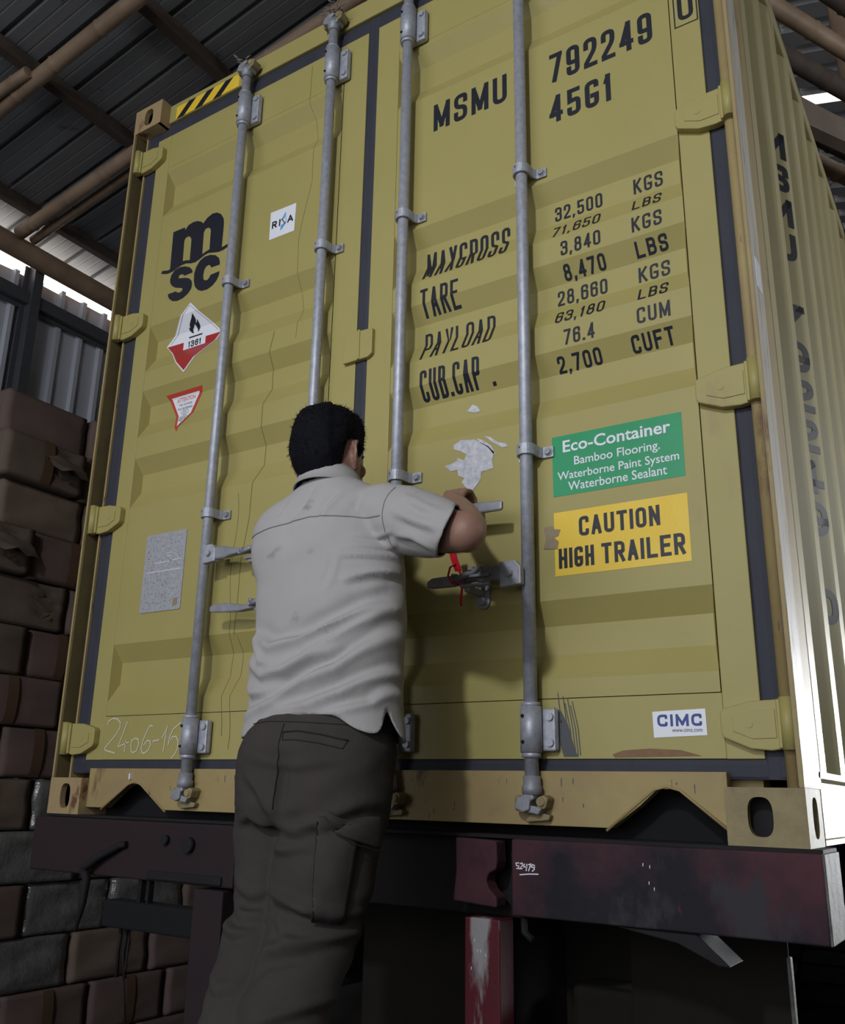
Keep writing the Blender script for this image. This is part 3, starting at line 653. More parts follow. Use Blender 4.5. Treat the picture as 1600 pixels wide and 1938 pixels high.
# ------------------------------------------------------------------ lettering, logos and stickers (outlines in door coordinates, metres)
LOGO_M = [(0.216,2.059),(0.223,2.07),(0.252,2.062),(0.265,2.062),(0.267,2.068),(0.263,2.234),(0.329,2.233),(0.332,2.219),(0.348,2.236),(0.373,2.241),(0.399,2.237),(0.419,2.227),(0.432,2.214),(0.452,2.232),(0.479,2.241),(0.504,2.237),(0.527,2.221),(0.543,2.196),(0.547,2.171),(0.547,2.067),(0.573,2.071),(0.588,2.074),(0.587,2.06),(0.577,2.058),(0.556,2.052),(0.531,2.052),(0.503,2.059),(0.475,2.066),(0.457,2.063),(0.433,2.055),(0.409,2.048),(0.384,2.051),(0.358,2.06),(0.332,2.06),(0.308,2.054),(0.283,2.047),(0.257,2.046),(0.237,2.051)]
LOGO_M1 = [(0.336,2.077),(0.333,2.17),(0.339,2.181),(0.355,2.183),(0.367,2.175),(0.374,2.161),(0.376,2.068),(0.356,2.074)]
LOGO_M2 = [(0.443,2.072),(0.44,2.169),(0.447,2.183),(0.463,2.184),(0.474,2.176),(0.479,2.165),(0.479,2.145),(0.481,2.081),(0.461,2.077)]
LOGO_S = [(0.271,1.95),(0.317,1.949),(0.319,1.944),(0.333,1.938),(0.345,1.938),(0.352,1.945),(0.35,1.952),(0.336,1.958),(0.31,1.967),(0.289,1.981),(0.277,1.998),(0.274,2.014),(0.279,2.033),(0.296,2.049),(0.324,2.054),(0.353,2.048),(0.38,2.035),(0.396,2.018),(0.399,2.0058),(0.354,2.0058),(0.348,2.013),(0.338,2.018),(0.326,2.017),(0.322,2.0070),(0.327,2.003),(0.36,1.995),(0.383,1.985),(0.399,1.969),(0.403,1.953),(0.4,1.934),(0.385,1.918),(0.359,1.906),(0.328,1.903),(0.302,1.91),(0.282,1.925),(0.273,1.938)]
LOGO_C = [(0.545,1.993),(0.499,1.995),(0.495,2.004),(0.486,2.011),(0.472,2.008),(0.463,1.996),(0.46,1.975),(0.463,1.956),(0.474,1.947),(0.486,1.946),(0.495,1.953),(0.5,1.963),(0.547,1.964),(0.545,1.947),(0.535,1.928),(0.516,1.912),(0.49,1.904),(0.46,1.906),(0.438,1.917),(0.42,1.937),(0.411,1.965),(0.409,1.998),(0.417,2.024),(0.434,2.046),(0.458,2.056),(0.488,2.054),(0.517,2.043),(0.537,2.024),(0.544,2.0058)]
FLAME = [(0.418,1.825),(0.424,1.811),(0.425,1.801),(0.42,1.793),(0.425,1.793),(0.432,1.803),(0.435,1.794),(0.437,1.782),(0.433,1.772),(0.425,1.758),(0.422,1.769),(0.418,1.78),(0.413,1.791),(0.406,1.783),(0.397,1.777),(0.398,1.77),(0.402,1.76),(0.395,1.761),(0.379,1.775),(0.379,1.787),(0.385,1.782),(0.387,1.793),(0.394,1.801),(0.407,1.812)]
PAPER = [(1.573,1.057),(1.596,1.068),(1.642,1.061),(1.686,1.032),(1.705,1.01),(1.698,0.991),(1.701,0.964),(1.664,0.959),(1.661,0.936),(1.632,0.904),(1.613,0.923),(1.6,0.94),(1.61,0.95),(1.59,0.96),(1.587,0.978),(1.564,0.979),(1.544,0.998),(1.567,1.001),(1.583,1.006),(1.587,1.015),(1.609,1.004),(1.616,1.021),(1.603,1.03),(1.573,1.045)]
PAPER2 = [(1.648,1.064),(1.67,1.053),(1.694,1.033),(1.711,1.002),(1.702,1.006),(1.685,1.029),(1.661,1.047)]
PAPER3 = [(1.674,1.065),(1.692,1.059),(1.717,1.038),(1.742,1.029),(1.748,1.019),(1.73,1.02),(1.702,1.039)]
PAPER4 = [(1.597,1.171),(1.615,1.189),(1.632,1.179),(1.643,1.162),(1.622,1.162)]
CHALK = [[(0.202,0.294),(0.207,0.308),(0.227,0.316),(0.251,0.314),(0.267,0.302),(0.268,0.284),(0.249,0.259),(0.202,0.217),(0.205,0.21),(0.257,0.2)],[(0.303,0.304),(0.292,0.276),(0.269,0.221),(0.292,0.228),(0.321,0.236)],[(0.305,0.241),(0.302,0.204)],[(0.335,0.245),(0.332,0.226),(0.337,0.206),(0.347,0.201),(0.363,0.208),(0.371,0.23),(0.365,0.245),(0.349,0.248),(0.336,0.24)],[(0.43,0.286),(0.417,0.289),(0.402,0.267),(0.388,0.237),(0.384,0.215),(0.39,0.202),(0.401,0.199),(0.418,0.208),(0.428,0.225),(0.422,0.239),(0.41,0.24),(0.394,0.225)],[(0.435,0.237),(0.467,0.242)],[(0.477,0.246),(0.492,0.268),(0.5,0.289),(0.494,0.251),(0.49,0.204)],[(0.56,0.296),(0.526,0.274),(0.513,0.246),(0.51,0.225),(0.526,0.25),(0.543,0.252),(0.554,0.238),(0.555,0.214),(0.544,0.195),(0.528,0.182)]]
BEAMNO = [[(1.8,-0.06),(1.792,-0.061),(1.793,-0.066),(1.799,-0.067),(1.798,-0.072),(1.793,-0.073)],[(1.802,-0.062),(1.808,-0.06),(1.81,-0.064),(1.801,-0.073),(1.809,-0.072)],[(1.814,-0.061),(1.812,-0.068),(1.822,-0.068)],[(1.82,-0.061),(1.818,-0.077)],[(1.823,-0.063),(1.83,-0.061),(1.824,-0.077)],[(1.84,-0.064),(1.834,-0.062),(1.831,-0.067),(1.838,-0.069),(1.84,-0.064),(1.839,-0.072),(1.833,-0.077)],[(1.801,-0.086),(1.825,-0.083),(1.849,-0.082)]]
SCR_A = [[(0.847,1.628),(0.831,1.56),(0.82,1.479),(0.822,1.429),(0.816,1.347),(0.817,1.285),(0.813,1.228),(0.81,1.15),(0.795,1.069),(0.792,0.952),(0.778,0.865),(0.769,0.81),(0.768,0.68),(0.763,0.566)]]
SCR_B = [[(0.945,2.717),(0.942,2.541),(0.953,2.471),(0.975,2.333),(0.977,2.19),(0.951,2.076),(0.931,1.974),(0.935,1.825),(0.93,1.779),(0.951,1.66),(0.946,1.573)]]
SCUFF = [(1.867,0.301),(1.884,0.294),(1.901,0.262),(1.919,0.197),(1.927,0.184),(1.889,0.184),(1.876,0.225),(1.869,0.269)]
RUSTP = [(2.012,0.189),(2.038,0.198),(2.102,0.202),(2.175,0.198),(2.221,0.185),(2.018,0.182)]
TAPE = [(1.85,0.768),(1.874,0.772),(1.88,0.761),(1.897,0.758),(1.891,0.742),(1.879,0.738),(1.891,0.726),(1.887,0.706),(1.848,0.711),(1.855,0.738)]
PEG = (0.373,0.124)
HAZ = [(0.205,2.865),(0.547,2.845),(0.57,2.787),(0.219,2.802)]
def filled(name, loops, m, parent, off=.0008):
    bm = bmesh.new()
    for lp in loops:
        vs = [bm.verts.new((a, 0, b)) for a, b in lp]
        for i in range(len(vs)): bm.edges.new((vs[i], vs[(i+1) % len(vs)]))
    bmesh.ops.triangle_fill(bm, use_beauty=True, use_dissolve=False, edges=list(bm.edges)); return on_door(bm, name, m, parent, off)
filled('logo', [LOGO_M, LOGO_M1, LOGO_M2], M['ink'], DL); filled('logo', [LOGO_S], M['ink'], DL); filled('logo', [LOGO_C], M['ink'], DL)
def block(name, rows, parent, m=M['ink']):
    for text, x0, x1, z0, z1, t in rows:
        bm = bmesh.new(); stencil(bm, text, x0, x1, z0, z1, t); on_door(bm, name, m, parent)
block('owner_code_lettering', [('MSMU', 1.488, 1.757, 2.180, 2.284, .0155), ('792249', 1.903, 2.222, 2.172, 2.278, .0150), ('0', 2.297, 2.340, 2.196, 2.290, .0125), ('45G1', 1.899, 2.096, 2.026, 2.122, .0150)], DR)
bm = bmesh.new(); ribbon(bm, [Vector(p) for p in ((2.287, 2.179), (2.350, 2.179), (2.350, 2.305), (2.287, 2.305))], .0035, True); on_door(bm, 'check_digit_box', M['ink'], DR)
T_ = .0066
block('weight_panel_lettering', [
 ('MAXGROSS', 1.450, 1.745, 1.642, 1.748, .0100), ('TARE', 1.448, 1.584, 1.512, 1.602, .0095), ('PAYLOAD', 1.448, 1.693, 1.362, 1.463, .0085), ('CUB.CAP .', 1.452, 1.698, 1.228, 1.322, .0095),
 ('32,500', 1.892, 2.038, 1.709, 1.756, T_), ('KGS', 2.130, 2.213, 1.712, 1.760, T_), ('71,650', 1.892, 2.037, 1.637, 1.682, .0058), ('LBS', 2.131, 2.211, 1.641, 1.684, .0058),
 ('3,840', 1.921, 2.040, 1.566, 1.612, T_), ('KGS', 2.130, 2.213, 1.568, 1.614, T_), ('8,470', 1.920, 2.044, 1.500, 1.541, .0070), ('LBS', 2.131, 2.219, 1.503, 1.542, .0070),
 ('28,660', 1.893, 2.041, 1.429, 1.476, T_), ('KGS', 2.130, 2.216, 1.431, 1.477, T_), ('63,180', 1.896, 2.040, 1.357, 1.401, .0058), ('LBS', 2.134, 2.214, 1.360, 1.403, .0058),
 ('76.4', 1.922, 2.012, 1.284, 1.331, T_), ('CUM', 2.130, 2.219, 1.290, 1.336, T_), ('2,700', 1.893, 2.020, 1.217, 1.259, .0070), ('CUFT', 2.106, 2.219, 1.222, 1.264, .0070)], DR)
def rect(x0, x1, z0, z1): return [(x0, z0), (x1, z0), (x1, z1), (x0, z1)]
s = decal_poly('green_sticker', rect(1.879, 2.228, .849, 1.018), M['green'], DR)
decal_text('x', 'Eco-Container', 1.910, 2.199, .969, 1.003, M['white'], DR, bold=.018).name = 'green_sticker_lettering'
decal_text('green_sticker_lettering', 'Bamboo Flooring.', 1.941, 2.170, .922, .953, M['white'], DR, bold=.008)
decal_text('green_sticker_lettering', 'Waterborne Paint System', 1.893, 2.216, .886, .916, M['white'], DR, bold=.008)
decal_text('green_sticker_lettering', 'Waterborne Sealant', 1.922, 2.184, .860, .885, M['white'], DR, bold=.008)
decal_poly('amber_sticker', rect(1.879, 2.229, .634, .805), M['amber'], DR)
for tx, xa, xb, za, zb in (('CAUTION', 1.948, 2.159, .733, .785), ('HIGH', 1.890, 1.986, .653, .706), ('TRAILER', 2.006, 2.216, .653, .706)):
    bm = bmesh.new(); stencil(bm, tx, xa, xb, za, zb, .0090, gap=.26); on_door(bm, 'amber_sticker_lettering', M['ink'], DR, .0016)
decal_poly('tape_residue', TAPE, M['tape'], DR, .002)
decal_poly('maker_sticker', [(2.114, .226), (2.236, .230), (2.235, .289), (2.113, .285)], M['white'], DR)
bm = bmesh.new(); stencil(bm, 'CIMC', 2.124, 2.226, .251, .278, .0058, gap=.26); on_door(bm, 'maker_sticker_lettering', M['blue'], DR, .0016)
decal_text('maker_sticker_lettering', 'www.cimc.com', 2.157, 2.226, .238, .2465, M['greyink'], DR, bold=.006)
filled('torn_paper', [PAPER], M['paper'], DR, .0015); filled('torn_paper', [PAPER2], M['paper'], DR, .0015); filled('torn_paper', [PAPER3], M['paper'], DR, .0015); filled('torn_paper', [PAPER4], M['paper'], DR, .0015)
decal_poly('scuff_mark', SCUFF, M['scuff'], DR); decal_poly('rust_patch', RUSTP, M['rusty'], DR)
rnd = random.Random(2); decal_strokes('scuff_mark', [[(1.868+.008*k+rnd.uniform(-.01, .01), .320+rnd.uniform(-.02, .02)), (1.886+.007*k, .25), (1.896+.006*k, .187)] for k in range(7)], .0022, M['scuff'], DR, .0012)
# left door stickers
decal_poly('inspection_sticker', [(.789, 2.013), (.907, 2.012), (.909, 2.127), (.788, 2.129)], M['white'], DL)
bm = bmesh.new(); stencil(bm, 'RI', .799, .839, 2.056, 2.085, .006, gap=.45); stencil(bm, 'A', .872, .899, 2.056, 2.085, .006); on_door(bm, 'inspection_sticker_lettering', M['ink'], DL, .0016)
decal_poly('inspection_sticker_mark', [(.862, 2.106), (.838, 2.074), (.858, 2.084)], M['lightblue'], DL, .0016); decal_poly('inspection_sticker_mark', [(.841, 2.034), (.864, 2.064), (.842, 2.056)], M['lightblue'], DL, .0016)
decal_poly('inspection_sticker_mark', [(.841, 2.034), (.864, 2.064), (.860, 2.106), (.862, 2.106), (.867, 2.060)], M['lightblue'], DL, .0014)
decal_strokes('inspection_sticker_mark', [[(.845, 2.084), (.862, 2.056)]], .005, M['greyink'], DL, .0018)
DM = [(.405, 1.873), (.552, 1.727), (.405, 1.580), (.256, 1.738)]
decal_poly('hazard_placard', DM, M['white'], DL, .0012)
decal_poly('hazard_placard_red_half', [(.262, 1.7355), (.405, 1.588), (.545, 1.7265)], M['red'], DL, .0020)
bm = bmesh.new(); ribbon(bm, [Vector(p) for p in ((.280, 1.743), (.405, 1.862), (.532, 1.738))], .0013, False); on_door(bm, 'hazard_placard_line', M['blue'], DL, .0020)
decal_poly('hazard_placard_number_box', rect(.352, .469, 1.698, 1.735), M['white'], DL, .0028)
bm = bmesh.new(); stencil(bm, '1361', .378, .446, 1.703, 1.729, .0048, gap=.3); on_door(bm, 'hazard_placard_number', M['ink'], DL, .0036)
decal_strokes('hazard_placard_bar', [[(.378, 1.746), (.448, 1.745)]], .0055, M['ink'], DL, .0024); filled('hazard_placard_flame', [FLAME], M['ink'], DL, .0024)
decal_poly('attention_sticker', [(.297, 1.517), (.487, 1.517), (.397, 1.343)], M['redorange'], DL, .001)
decal_poly('attention_sticker_field', [(.320, 1.503), (.466, 1.503), (.396, 1.365)], M['white'], DL, .0017)
for tx, xa, xb, za, zb, mm in (('ATTENTION', .350, .444, 1.479, 1.496, 'redorange'), ('THIS CONTAINER', .362, .430, 1.463, 1.471, 'greyink'), ('MUST BE REPAIRED', .357, .433, 1.447, 1.455, 'greyink'), ('ONLY', .384, .407, 1.433, 1.440, 'greyink'), ('WITH', .386, .405, 1.419, 1.426, 'greyink'), ('CORTEN', .378, .412, 1.403, 1.411, 'greyink'), ('STEEL', .384, .406, 1.390, 1.397, 'greyink')):
    decal_text('attention_sticker_lettering', tx, xa, xb, za, zb, M[mm], DL, off=.0024)
for (xa, xb, za, zb) in ((.376, .414, 1.429, 1.444), (.371, .420, 1.400, 1.414)):
    bm = bmesh.new(); ribbon(bm, fillet([(xa, za, 1), (xb, za, 1), (xb, zb, 1), (xa, zb, 1)], .006, True), .0012, True); on_door(bm, 'attention_sticker_lettering', M['greyink'], DL, .0024)
mb = MB(); mb.prism(fillet([(.306, .674, 1), (.506, .674, 1), (.506, .956, 1), (.306, .956, 1)], .008, True) and [(p.x, p.y) for p in fillet([(.306, .674, 1), (.506, .674, 1), (.506, .956, 1), (.306, .956, 1)], .008, True)], 'y', .0465, .0505, 0)
PL = mb.obj('data_plate', M['plate'], DL)
mb = MB(); rnd = random.Random(9)
for k in range(260):
    x = rnd.uniform(.314, .492); z = rnd.uniform(.682, .945); h = rnd.uniform(.002, .0070); w_ = rnd.uniform(.0008, .0022)
    if rnd.random() < .35: h, w_ = w_, h
    mb.box(x, x+w_, .0460, .0468, z, z+h)
mb.obj('plate_marks', M['platebump'], PL)
mb = MB()
for (x0, x1, z, t) in ((.36, .432, .848, .0022), (.446, .492, .851, .0018), (.325, .492, .816, .0022), (.418, .444, .868, .0015), (.418, .444, .880, .0015)): mb.box(x0, x1, .0458, .0468, z, z+t)
for k in range(40): x = rnd.uniform(.33, .49); z = rnd.uniform(.69, .94); mb.box(x, x+rnd.uniform(.001, .004), .0459, .0468, z, z+rnd.uniform(.0008, .003))
mb.obj('plate_scratches', M['platelight'], PL)
mb = MB(); mb.box(.470, .490, .0459, .0468, .688, .714); mb.obj('plate_stamp', M['tape'], PL)
decal_strokes('chalk_writing', CHALK, .0040, M['chalk'], DL, .0010)['label'] = 'chalked number at the foot of the left door'
for L0, t in ((SCR_A, .0026), (SCR_B, .0012)):
    P_ = L0[0]; Q = []
    for a, b in zip(P_, P_[1:]): Q += [(a[0]+(b[0]-a[0])*k/4, a[1]+(b[1]-a[1])*k/4) for k in range(4)]
    decal_strokes('hairline_scratch', [Q+[P_[-1]]], t, M['crack'], DL, .0009)
decal_strokes('hairline_scratch', [[(.735+.008*math.sin(k*.7), 1.05-.04*k) for k in range(21)]], .0016, M['crack'], DL, .0009)
decal_strokes('hairline_scratch', [[(.772+.006*math.sin(k*.9), .56-.035*k) for k in range(11)]], .0016, M['crack'], DL, .0009)
decal_strokes('hairline_scratch', [[(1.03+.006*math.sin(k*.8), 2.52-.06*k) for k in range(18)]], .0012, M['crack'], DL, .0009)
# hazard tape on the header
y = .0438; HX0, HX1, HZ0, HZ1 = .206, .566, 2.802, 2.864
mb = MB(); mb.box(HX0, HX1, y, y+.001, HZ0, HZ1); HZ = mb.obj('hazard_tape', M['amber'], C)
mb = MB(); h = HZ1-HZ0
for k in range(4):
    a = HX0+.006+k*.105; b = a+.044; P = [(a, HZ0), (b, HZ0), (min(b+h*1.05, HX1), HZ1), (min(a+h*1.05, HX1), HZ1)]
    if b < HX1-.02: mb._f([mb.bm.verts.new((p[0], y-.0006, p[1])) for p in P])
mb.obj('hazard_tape_stripes', M['ink'], HZ)
mb = MB(); mb.box(PEG[0]-.003, PEG[0]+.003, .020, .032, PEG[1]-.009, PEG[1]+.010, .001); mb.obj('plastic_peg', M['white'], C)
# paint chips and small stains on the sill
mb = SILL; mb.mi = 1; rnd = random.Random(12)
for k in range(46):
    x = rnd.uniform(.5, 2.3); z = rnd.choice([rnd.uniform(.12, .134), rnd.uniform(.04, .11)]); w_ = rnd.uniform(.001, .004); hh = rnd.uniform(.004, .022)
    if x > 2.0 and z < .12: continue
    mb._f([mb.bm.verts.new(v) for v in ((x, .0294, z), (x+w_, .0294, z+.002), (x+w_*.7, .0294, z-hh), (x+.0003, .0294, z-hh*.8))])
mb.obj('door_sill', [M['yellow_worn'], M['scuff']], C)

# ================================================================== TRAILER
TR = thing('semi_trailer', 'worn maroon container trailer chassis under the yellow container', 'trailer', (0, 0, GROUND))
def tp(mb, name, mt, lab=None):
    o = mb.obj(name, mt, TR)
    if lab: o['label'] = lab
    return o
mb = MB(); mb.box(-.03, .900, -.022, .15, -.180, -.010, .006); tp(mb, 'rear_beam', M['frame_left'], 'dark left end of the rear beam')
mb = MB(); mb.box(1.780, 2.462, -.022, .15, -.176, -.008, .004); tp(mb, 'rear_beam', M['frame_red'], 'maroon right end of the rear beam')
mb = MB(); mb.box(2.459, 2.4655, -.020, .15, -.176, -.008, .002); tp(mb, 'beam_end_plate', M['end_plate'])
mb = MB(); mb.box(.90, 1.78, .06, .15, -.19, -.008, .004); mb.box(-.03, 2.46, .0, .16, -.0085, -.0005, .001); tp(mb, 'rear_beam', M['frame_dark'], 'recessed black middle of the rear beam')
bk = [(1.632, -.010), (1.744, -.014), (1.746, -.060), (1.742, -.078), (1.722, -.088), (1.716, -.104), (1.724, -.122), (1.744, -.140), (1.744, -.162), (1.625, -.154), (1.634, -.085)]
mb = MB(); mb.prism(bk, 'y', -.030, .02, .004); tp(mb, 'bent_bracket', M['frame_red'], 'bent maroon bracket plate with a bite out of its edge')
mb = MB(); mb.box(.55, .86, -.03, -.018, -.175, -.15, .004); mb.cyl((.72, -.03, -.07), (0, 1, 0), .022, .02); mb.cyl((.62, -.03, -.06), (0, 1, 0), .014, .016); tp(mb, 'beam_fittings', M['frame_dark'])
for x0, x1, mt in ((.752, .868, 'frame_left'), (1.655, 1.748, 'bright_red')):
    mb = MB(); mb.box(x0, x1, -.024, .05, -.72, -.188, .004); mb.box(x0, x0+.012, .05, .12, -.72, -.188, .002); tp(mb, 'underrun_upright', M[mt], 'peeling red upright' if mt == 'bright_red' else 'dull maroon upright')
mb = MB(); mb.box(.0, 2.44, -.10, -.024, -.84, -.74, .01); tp(mb, 'underrun_bar', M['frame_dark'])
mb = MB(); mb.box(.360, .756, -.020, .05, -.325, -.246, .008); mb.box(.50, .515, -.01, .01, -.25, -.17); mb.box(.54, .55, -.01, .01, -.25, -.17); tp(mb, 'lamp_box', M['black'])
mb = MB(); mb.tube([(.452, -.03, -.080), (.43, -.035, -.084), (.350, -.045, -.120), (.300, -.050, -.150), (.285, -.050, -.165)], [.010, .011, .012, .013, .013], n=12); mb.tube([(.285, -.05, -.160), (.306, -.05, -.185), (.300, -.05, -.26), (.282, -.05, -.345)], [.014, .014, .012, .004], n=12); tp(mb, 'pull_lever', M['frame_dark'])
for k, (x, z0, z1) in enumerate(((.40, -.33, -.47), (.425, -.33, -.47), (.44, -.33, -.62))):
    mb = MB(); mb.tube([(x, .03, z0), (x-.006, .03, (z0+z1)/2), (x+.012*k, .03, z1)], .006 if k < 2 else .003, n=8); tp(mb, 'hanging_hose', M['frame_dark'])
mb = MB()
for x in (.72, 1.62): mb.box(x, x+.14, .15, 11.6, -.20, -.185, .001); mb.box(x+.06, x+.08, .15, 11.6, -.50, -.20); mb.box(x, x+.14, .15, 11.6, -.515, -.50)
for y in (1.6, 3.0, 4.4, 6.5, 8.5, 11): mb.box(.0, 2.44, y, y+.09, -.18, -.01)
tp(mb, 'chassis_rails', M['frame_dark'])
mb = MB(); mb.box(1.94, 2.312, .30, .312, -1.02, -.19, .004); tp(mb, 'mud_flap', M['flap'])
mb = MB(); mb.box(2.309, 2.318, .292, .318, -1.02, -.245, .003); tp(mb, 'mud_flap_edge', M['end_plate'])
mb = MB(); mb.prism([(2.02, -.178), (2.20, -.178), (2.265, -.235), (2.24, -.235), (2.16, -.20)], 'y', -.01, .10, .003); tp(mb, 'wing_bracket', M['frame_dark']); mb = MB(); mb.tube([(1.80, -.0, -.18), (1.805, -.01, -.21), (1.825, -.01, -.225)], .008, n=10); tp(mb, 'hook', M['frame_dark'])
mb = MB(); mb.box(1.02, 1.93, .46, .475, -1.15, -.20, .004); tp(mb, 'underside_shade_panel', M['flap'])  # dark panel added so the space under the trailer reads as shade
mb = MB(); mb.box(1.78, 1.95, .30, .42, -.55, -.36, .02); mb.tube([(1.45, .34, -.62), (1.95, .34, -.47)], .05, n=16); tp(mb, 'brake_chamber', M['flap'])
def wheel(x, y, r=.50, wd=.27):
    mb = MB(); n = 40; prof_ = [(-wd/2+.02, r*.60), (-wd/2, r*.72), (-wd/2+.01, r*.92), (-wd/2+.045, r), (-.03, r*1.005), (.03, r*1.005), (wd/2-.045, r), (wd/2-.01, r*.92), (wd/2, r*.72), (wd/2-.02, r*.60), (wd/2-.09, r*.52), (wd/2-.10, .12), (-wd/2+.10, .12), (-wd/2+.09, r*.52)]
    rings = [[mb.bm.verts.new((x+a, y+b*math.cos(t*2*PI/n), GROUND+r+b*math.sin(t*2*PI/n))) for a, b in prof_] for t in range(n)]
    for i in range(n):
        a, b = rings[i], rings[(i+1) % n]
        for k in range(len(prof_)): mb._f([a[k], a[(k+1) % len(prof_)], b[(k+1) % len(prof_)], b[k]])
    for t in range(36):
        an = t*2*PI/36; c = Matrix.Rotation(an, 4, 'X'); q = bmesh.new(); bmesh.ops.create_cube(q, size=1)
        for v in q.verts: v.co = c @ Vector((v.co.x*wd*.72, v.co.y*.05, r+v.co.z*.016)) + Vector((x, y, GROUND+r))
        mb.add(q)
    tp(mb, 'wheel', M['tyre'])
for y in (3.0, 4.35, 5.7):
    for x in (.145, .475, 1.965, 2.295): wheel(x, y)
    mb = MB(); mb.tube([(.10, y, GROUND+.5), (2.34, y, GROUND+.5)], .065, n=18); tp(mb, 'axle', M['frame_dark'])
mb = MB(); mb.box(.78, .86, 8.9, 9.0, GROUND, -.2); mb.box(1.6, 1.68, 8.9, 9.0, GROUND, -.2); mb.box(.7, .94, 8.8, 9.1, GROUND, GROUND+.04); mb.box(1.52, 1.76, 8.8, 9.1, GROUND, GROUND+.04); tp(mb, 'landing_legs', M['frame_dark'])
bm = bmesh.new()
for ln in BEAMNO: ribbon(bm, [Vector(p) for p in ln], .0026, False)
for v in bm.verts: v.co.y = -.0228
me = bpy.data.meshes.new('chalk_number'); bm.to_mesh(me); bm.free(); link('chalk_number', me, M['white'], TR)
mb = MB(); rnd = random.Random(3)
for k in range(9):
    x = rnd.choice([rnd.uniform(1.66, 1.74), rnd.uniform(2.09, 2.12), rnd.uniform(1.66, 1.74)]); z = rnd.uniform(-.30, -.21) if x < 1.75 else rnd.uniform(-.10, -.03)
    yy = -.0249 if x < 1.75 else -.0226
    mb._f([mb.bm.verts.new(v) for v in ((x, yy, z), (x+.002, yy, z+.002), (x+.0015, yy, z-.006), (x+.0005, yy, z-.005))])
mb.obj('paint_chips', M['white'], TR)

CR = thing('wooden_crate', 'slatted wooden crate the man stands on, behind the trailer', 'crate', (1.5, -.5, GROUND))
k = 0
for z in (GROUND+.0, GROUND+.20, GROUND+.40, GROUND+.60):
    for (x0, x1, y0, y1) in ((1.16, 1.84, -.762, -.745), (1.16, 1.84, -.235, -.218), (1.143, 1.16, -.762, -.218), (1.84, 1.857, -.762, -.218)):
        mb = MB(); mb.box(x0, x1, y0, y1, z, z+.16, .003); mb.obj('slat', M['plank'], CR)
for x, y in ((1.18, -.725), (1.82, -.725), (1.18, -.255), (1.82, -.255)): mb = MB(); mb.box(x-.02, x+.02, y-.02, y+.02, GROUND, -.675, .002); mb.obj('corner_batten', M['timber'], CR)
for i in range(5): y = -.762+i*.1095; mb = MB(); mb.box(1.143, 1.857, y, y+.102, -.675, -.661, .002); mb.obj('top_board', M['plank'], CR)

# ================================================================== CARTONS
XS = -1.6; CH = .264; CW = .56; CD = .46
def carton_mesh(seed, torn, rough=.0065):
    rnd = random.Random(seed); b = bmesh.new(); bmesh.ops.create_cube(b, size=1); bmesh.ops.subdivide_edges(b, edges=list(b.edges), cuts=11, use_grid_fill=True)
    for v in b.verts:
        p = v.co.copy(); P = Vector((p.x*CD, p.y*(CW-.026), (p.z+.5)*(CH-.010)))
        fx, fy, fz = abs(p.x)*2, abs(p.y)*2, abs(p.z)*2
        k = 1-max(fy, fz)**3; n1 = noise.noise(Vector((p.y*2.2+seed, p.z*2.2, seed*.7)))
        if p.x > .3: P.x += .004*k*1.2 + n1*rough*1.7*(1-fz**6) ; P.x += abs(noise.noise(Vector((p.y*4+seed*3, p.z*5, 1))))*rough*1.3*(1-fz**8)*(1-fy**8)
        P.y += noise.noise(Vector((p.x*3, p.z*3, seed)))*rough*.5; P.z += noise.noise(Vector((p.x*3, p.y*3, seed+5)))*rough*(.3 if p.z > 0 else .0)
        if torn and p.x > .2:
            e = max(0, 1-abs((p.y-.25)/.22))*max(0, 1-abs(p.z-.1)/.6); P.x += e*.055*noise.noise(Vector((p.y*9, p.z*9, seed)))*2 - e*.02
            P.z -= e*.035
        v.co = P
    for f in b.faces: f.smooth = False
    bmesh.ops.bevel(b, geom=[e for e in b.edges if e.calc_face_angle(0) > 1.2], offset=.004, segments=2, affect='EDGES')
    for f in b.faces: f.smooth = True
    me = bpy.data.meshes.new('carton'); b.to_mesh(me); b.free(); return me
def tape_mesh(seed):
    """band of parcel tape standing a hair proud of the bulged face"""
    b = bmesh.new(); rows = []; y0 = (seed % 3-1)*.06
    for k in range(13):
        z = k/12*(CH-.012)+.003; pz = z/CH-.5; f = 1-(abs(pz)*2)**3
        xx = CD/2+.012*f+.012+.003
        rows.append((b.verts.new((xx-.010*(1-f), y0-.032, z)), b.verts.new((xx-.010*(1-f), y0+.032, z))))
    for a, c in zip(rows, rows[1:]): b.faces.new((a[0], a[1], c[1], c[0]))
    me = bpy.data.meshes.new('tape_strip'); b.to_mesh(me); b.free(); return me
def flap_mesh(seed):
    b = bmesh.new(); n = 8; G_ = []; rnd = random.Random(seed)
    for i in range(n+1):
        for j in range(n+1):
            u, v = i/n, j/n; G_.append(b.verts.new((.05+.07*v*math.sin(u*2.4+seed)+.05*v, (u-.5)*.30+.05*v, .02-v*.13+.025*noise.noise(Vector((u*4, v*4, seed))))))
    for i in range(n):
        for j in range(n): a = i*(n+1)+j; b.faces.new((G_[a], G_[a+1], G_[a+n+2], G_[a+n+1]))
    for f in b.faces: f.smooth = True
    me = bpy.data.meshes.new('torn_flap'); b.to_mesh(me); b.free(); return me
CM = [(carton_mesh(s, s in (3,)), 'carton') for s in range(5)]; CMB = [(carton_mesh(s+20, False), 'carton_b') for s in range(3)]; CMC = [(carton_mesh(s+40, False, .010), 'carton_c') for s in range(2)]; CMF = [(carton_mesh(s+60, False, .014), 'film') for s in range(2)]
for me, mn in CM+CMB+CMC+CMF: me.materials.append(M[mn])
TM = [tape_mesh(s) for s in range(3)]; FM = [flap_mesh(s) for s in range(2)]
for t in TM: t.materials.append(M['parcel_tape'])
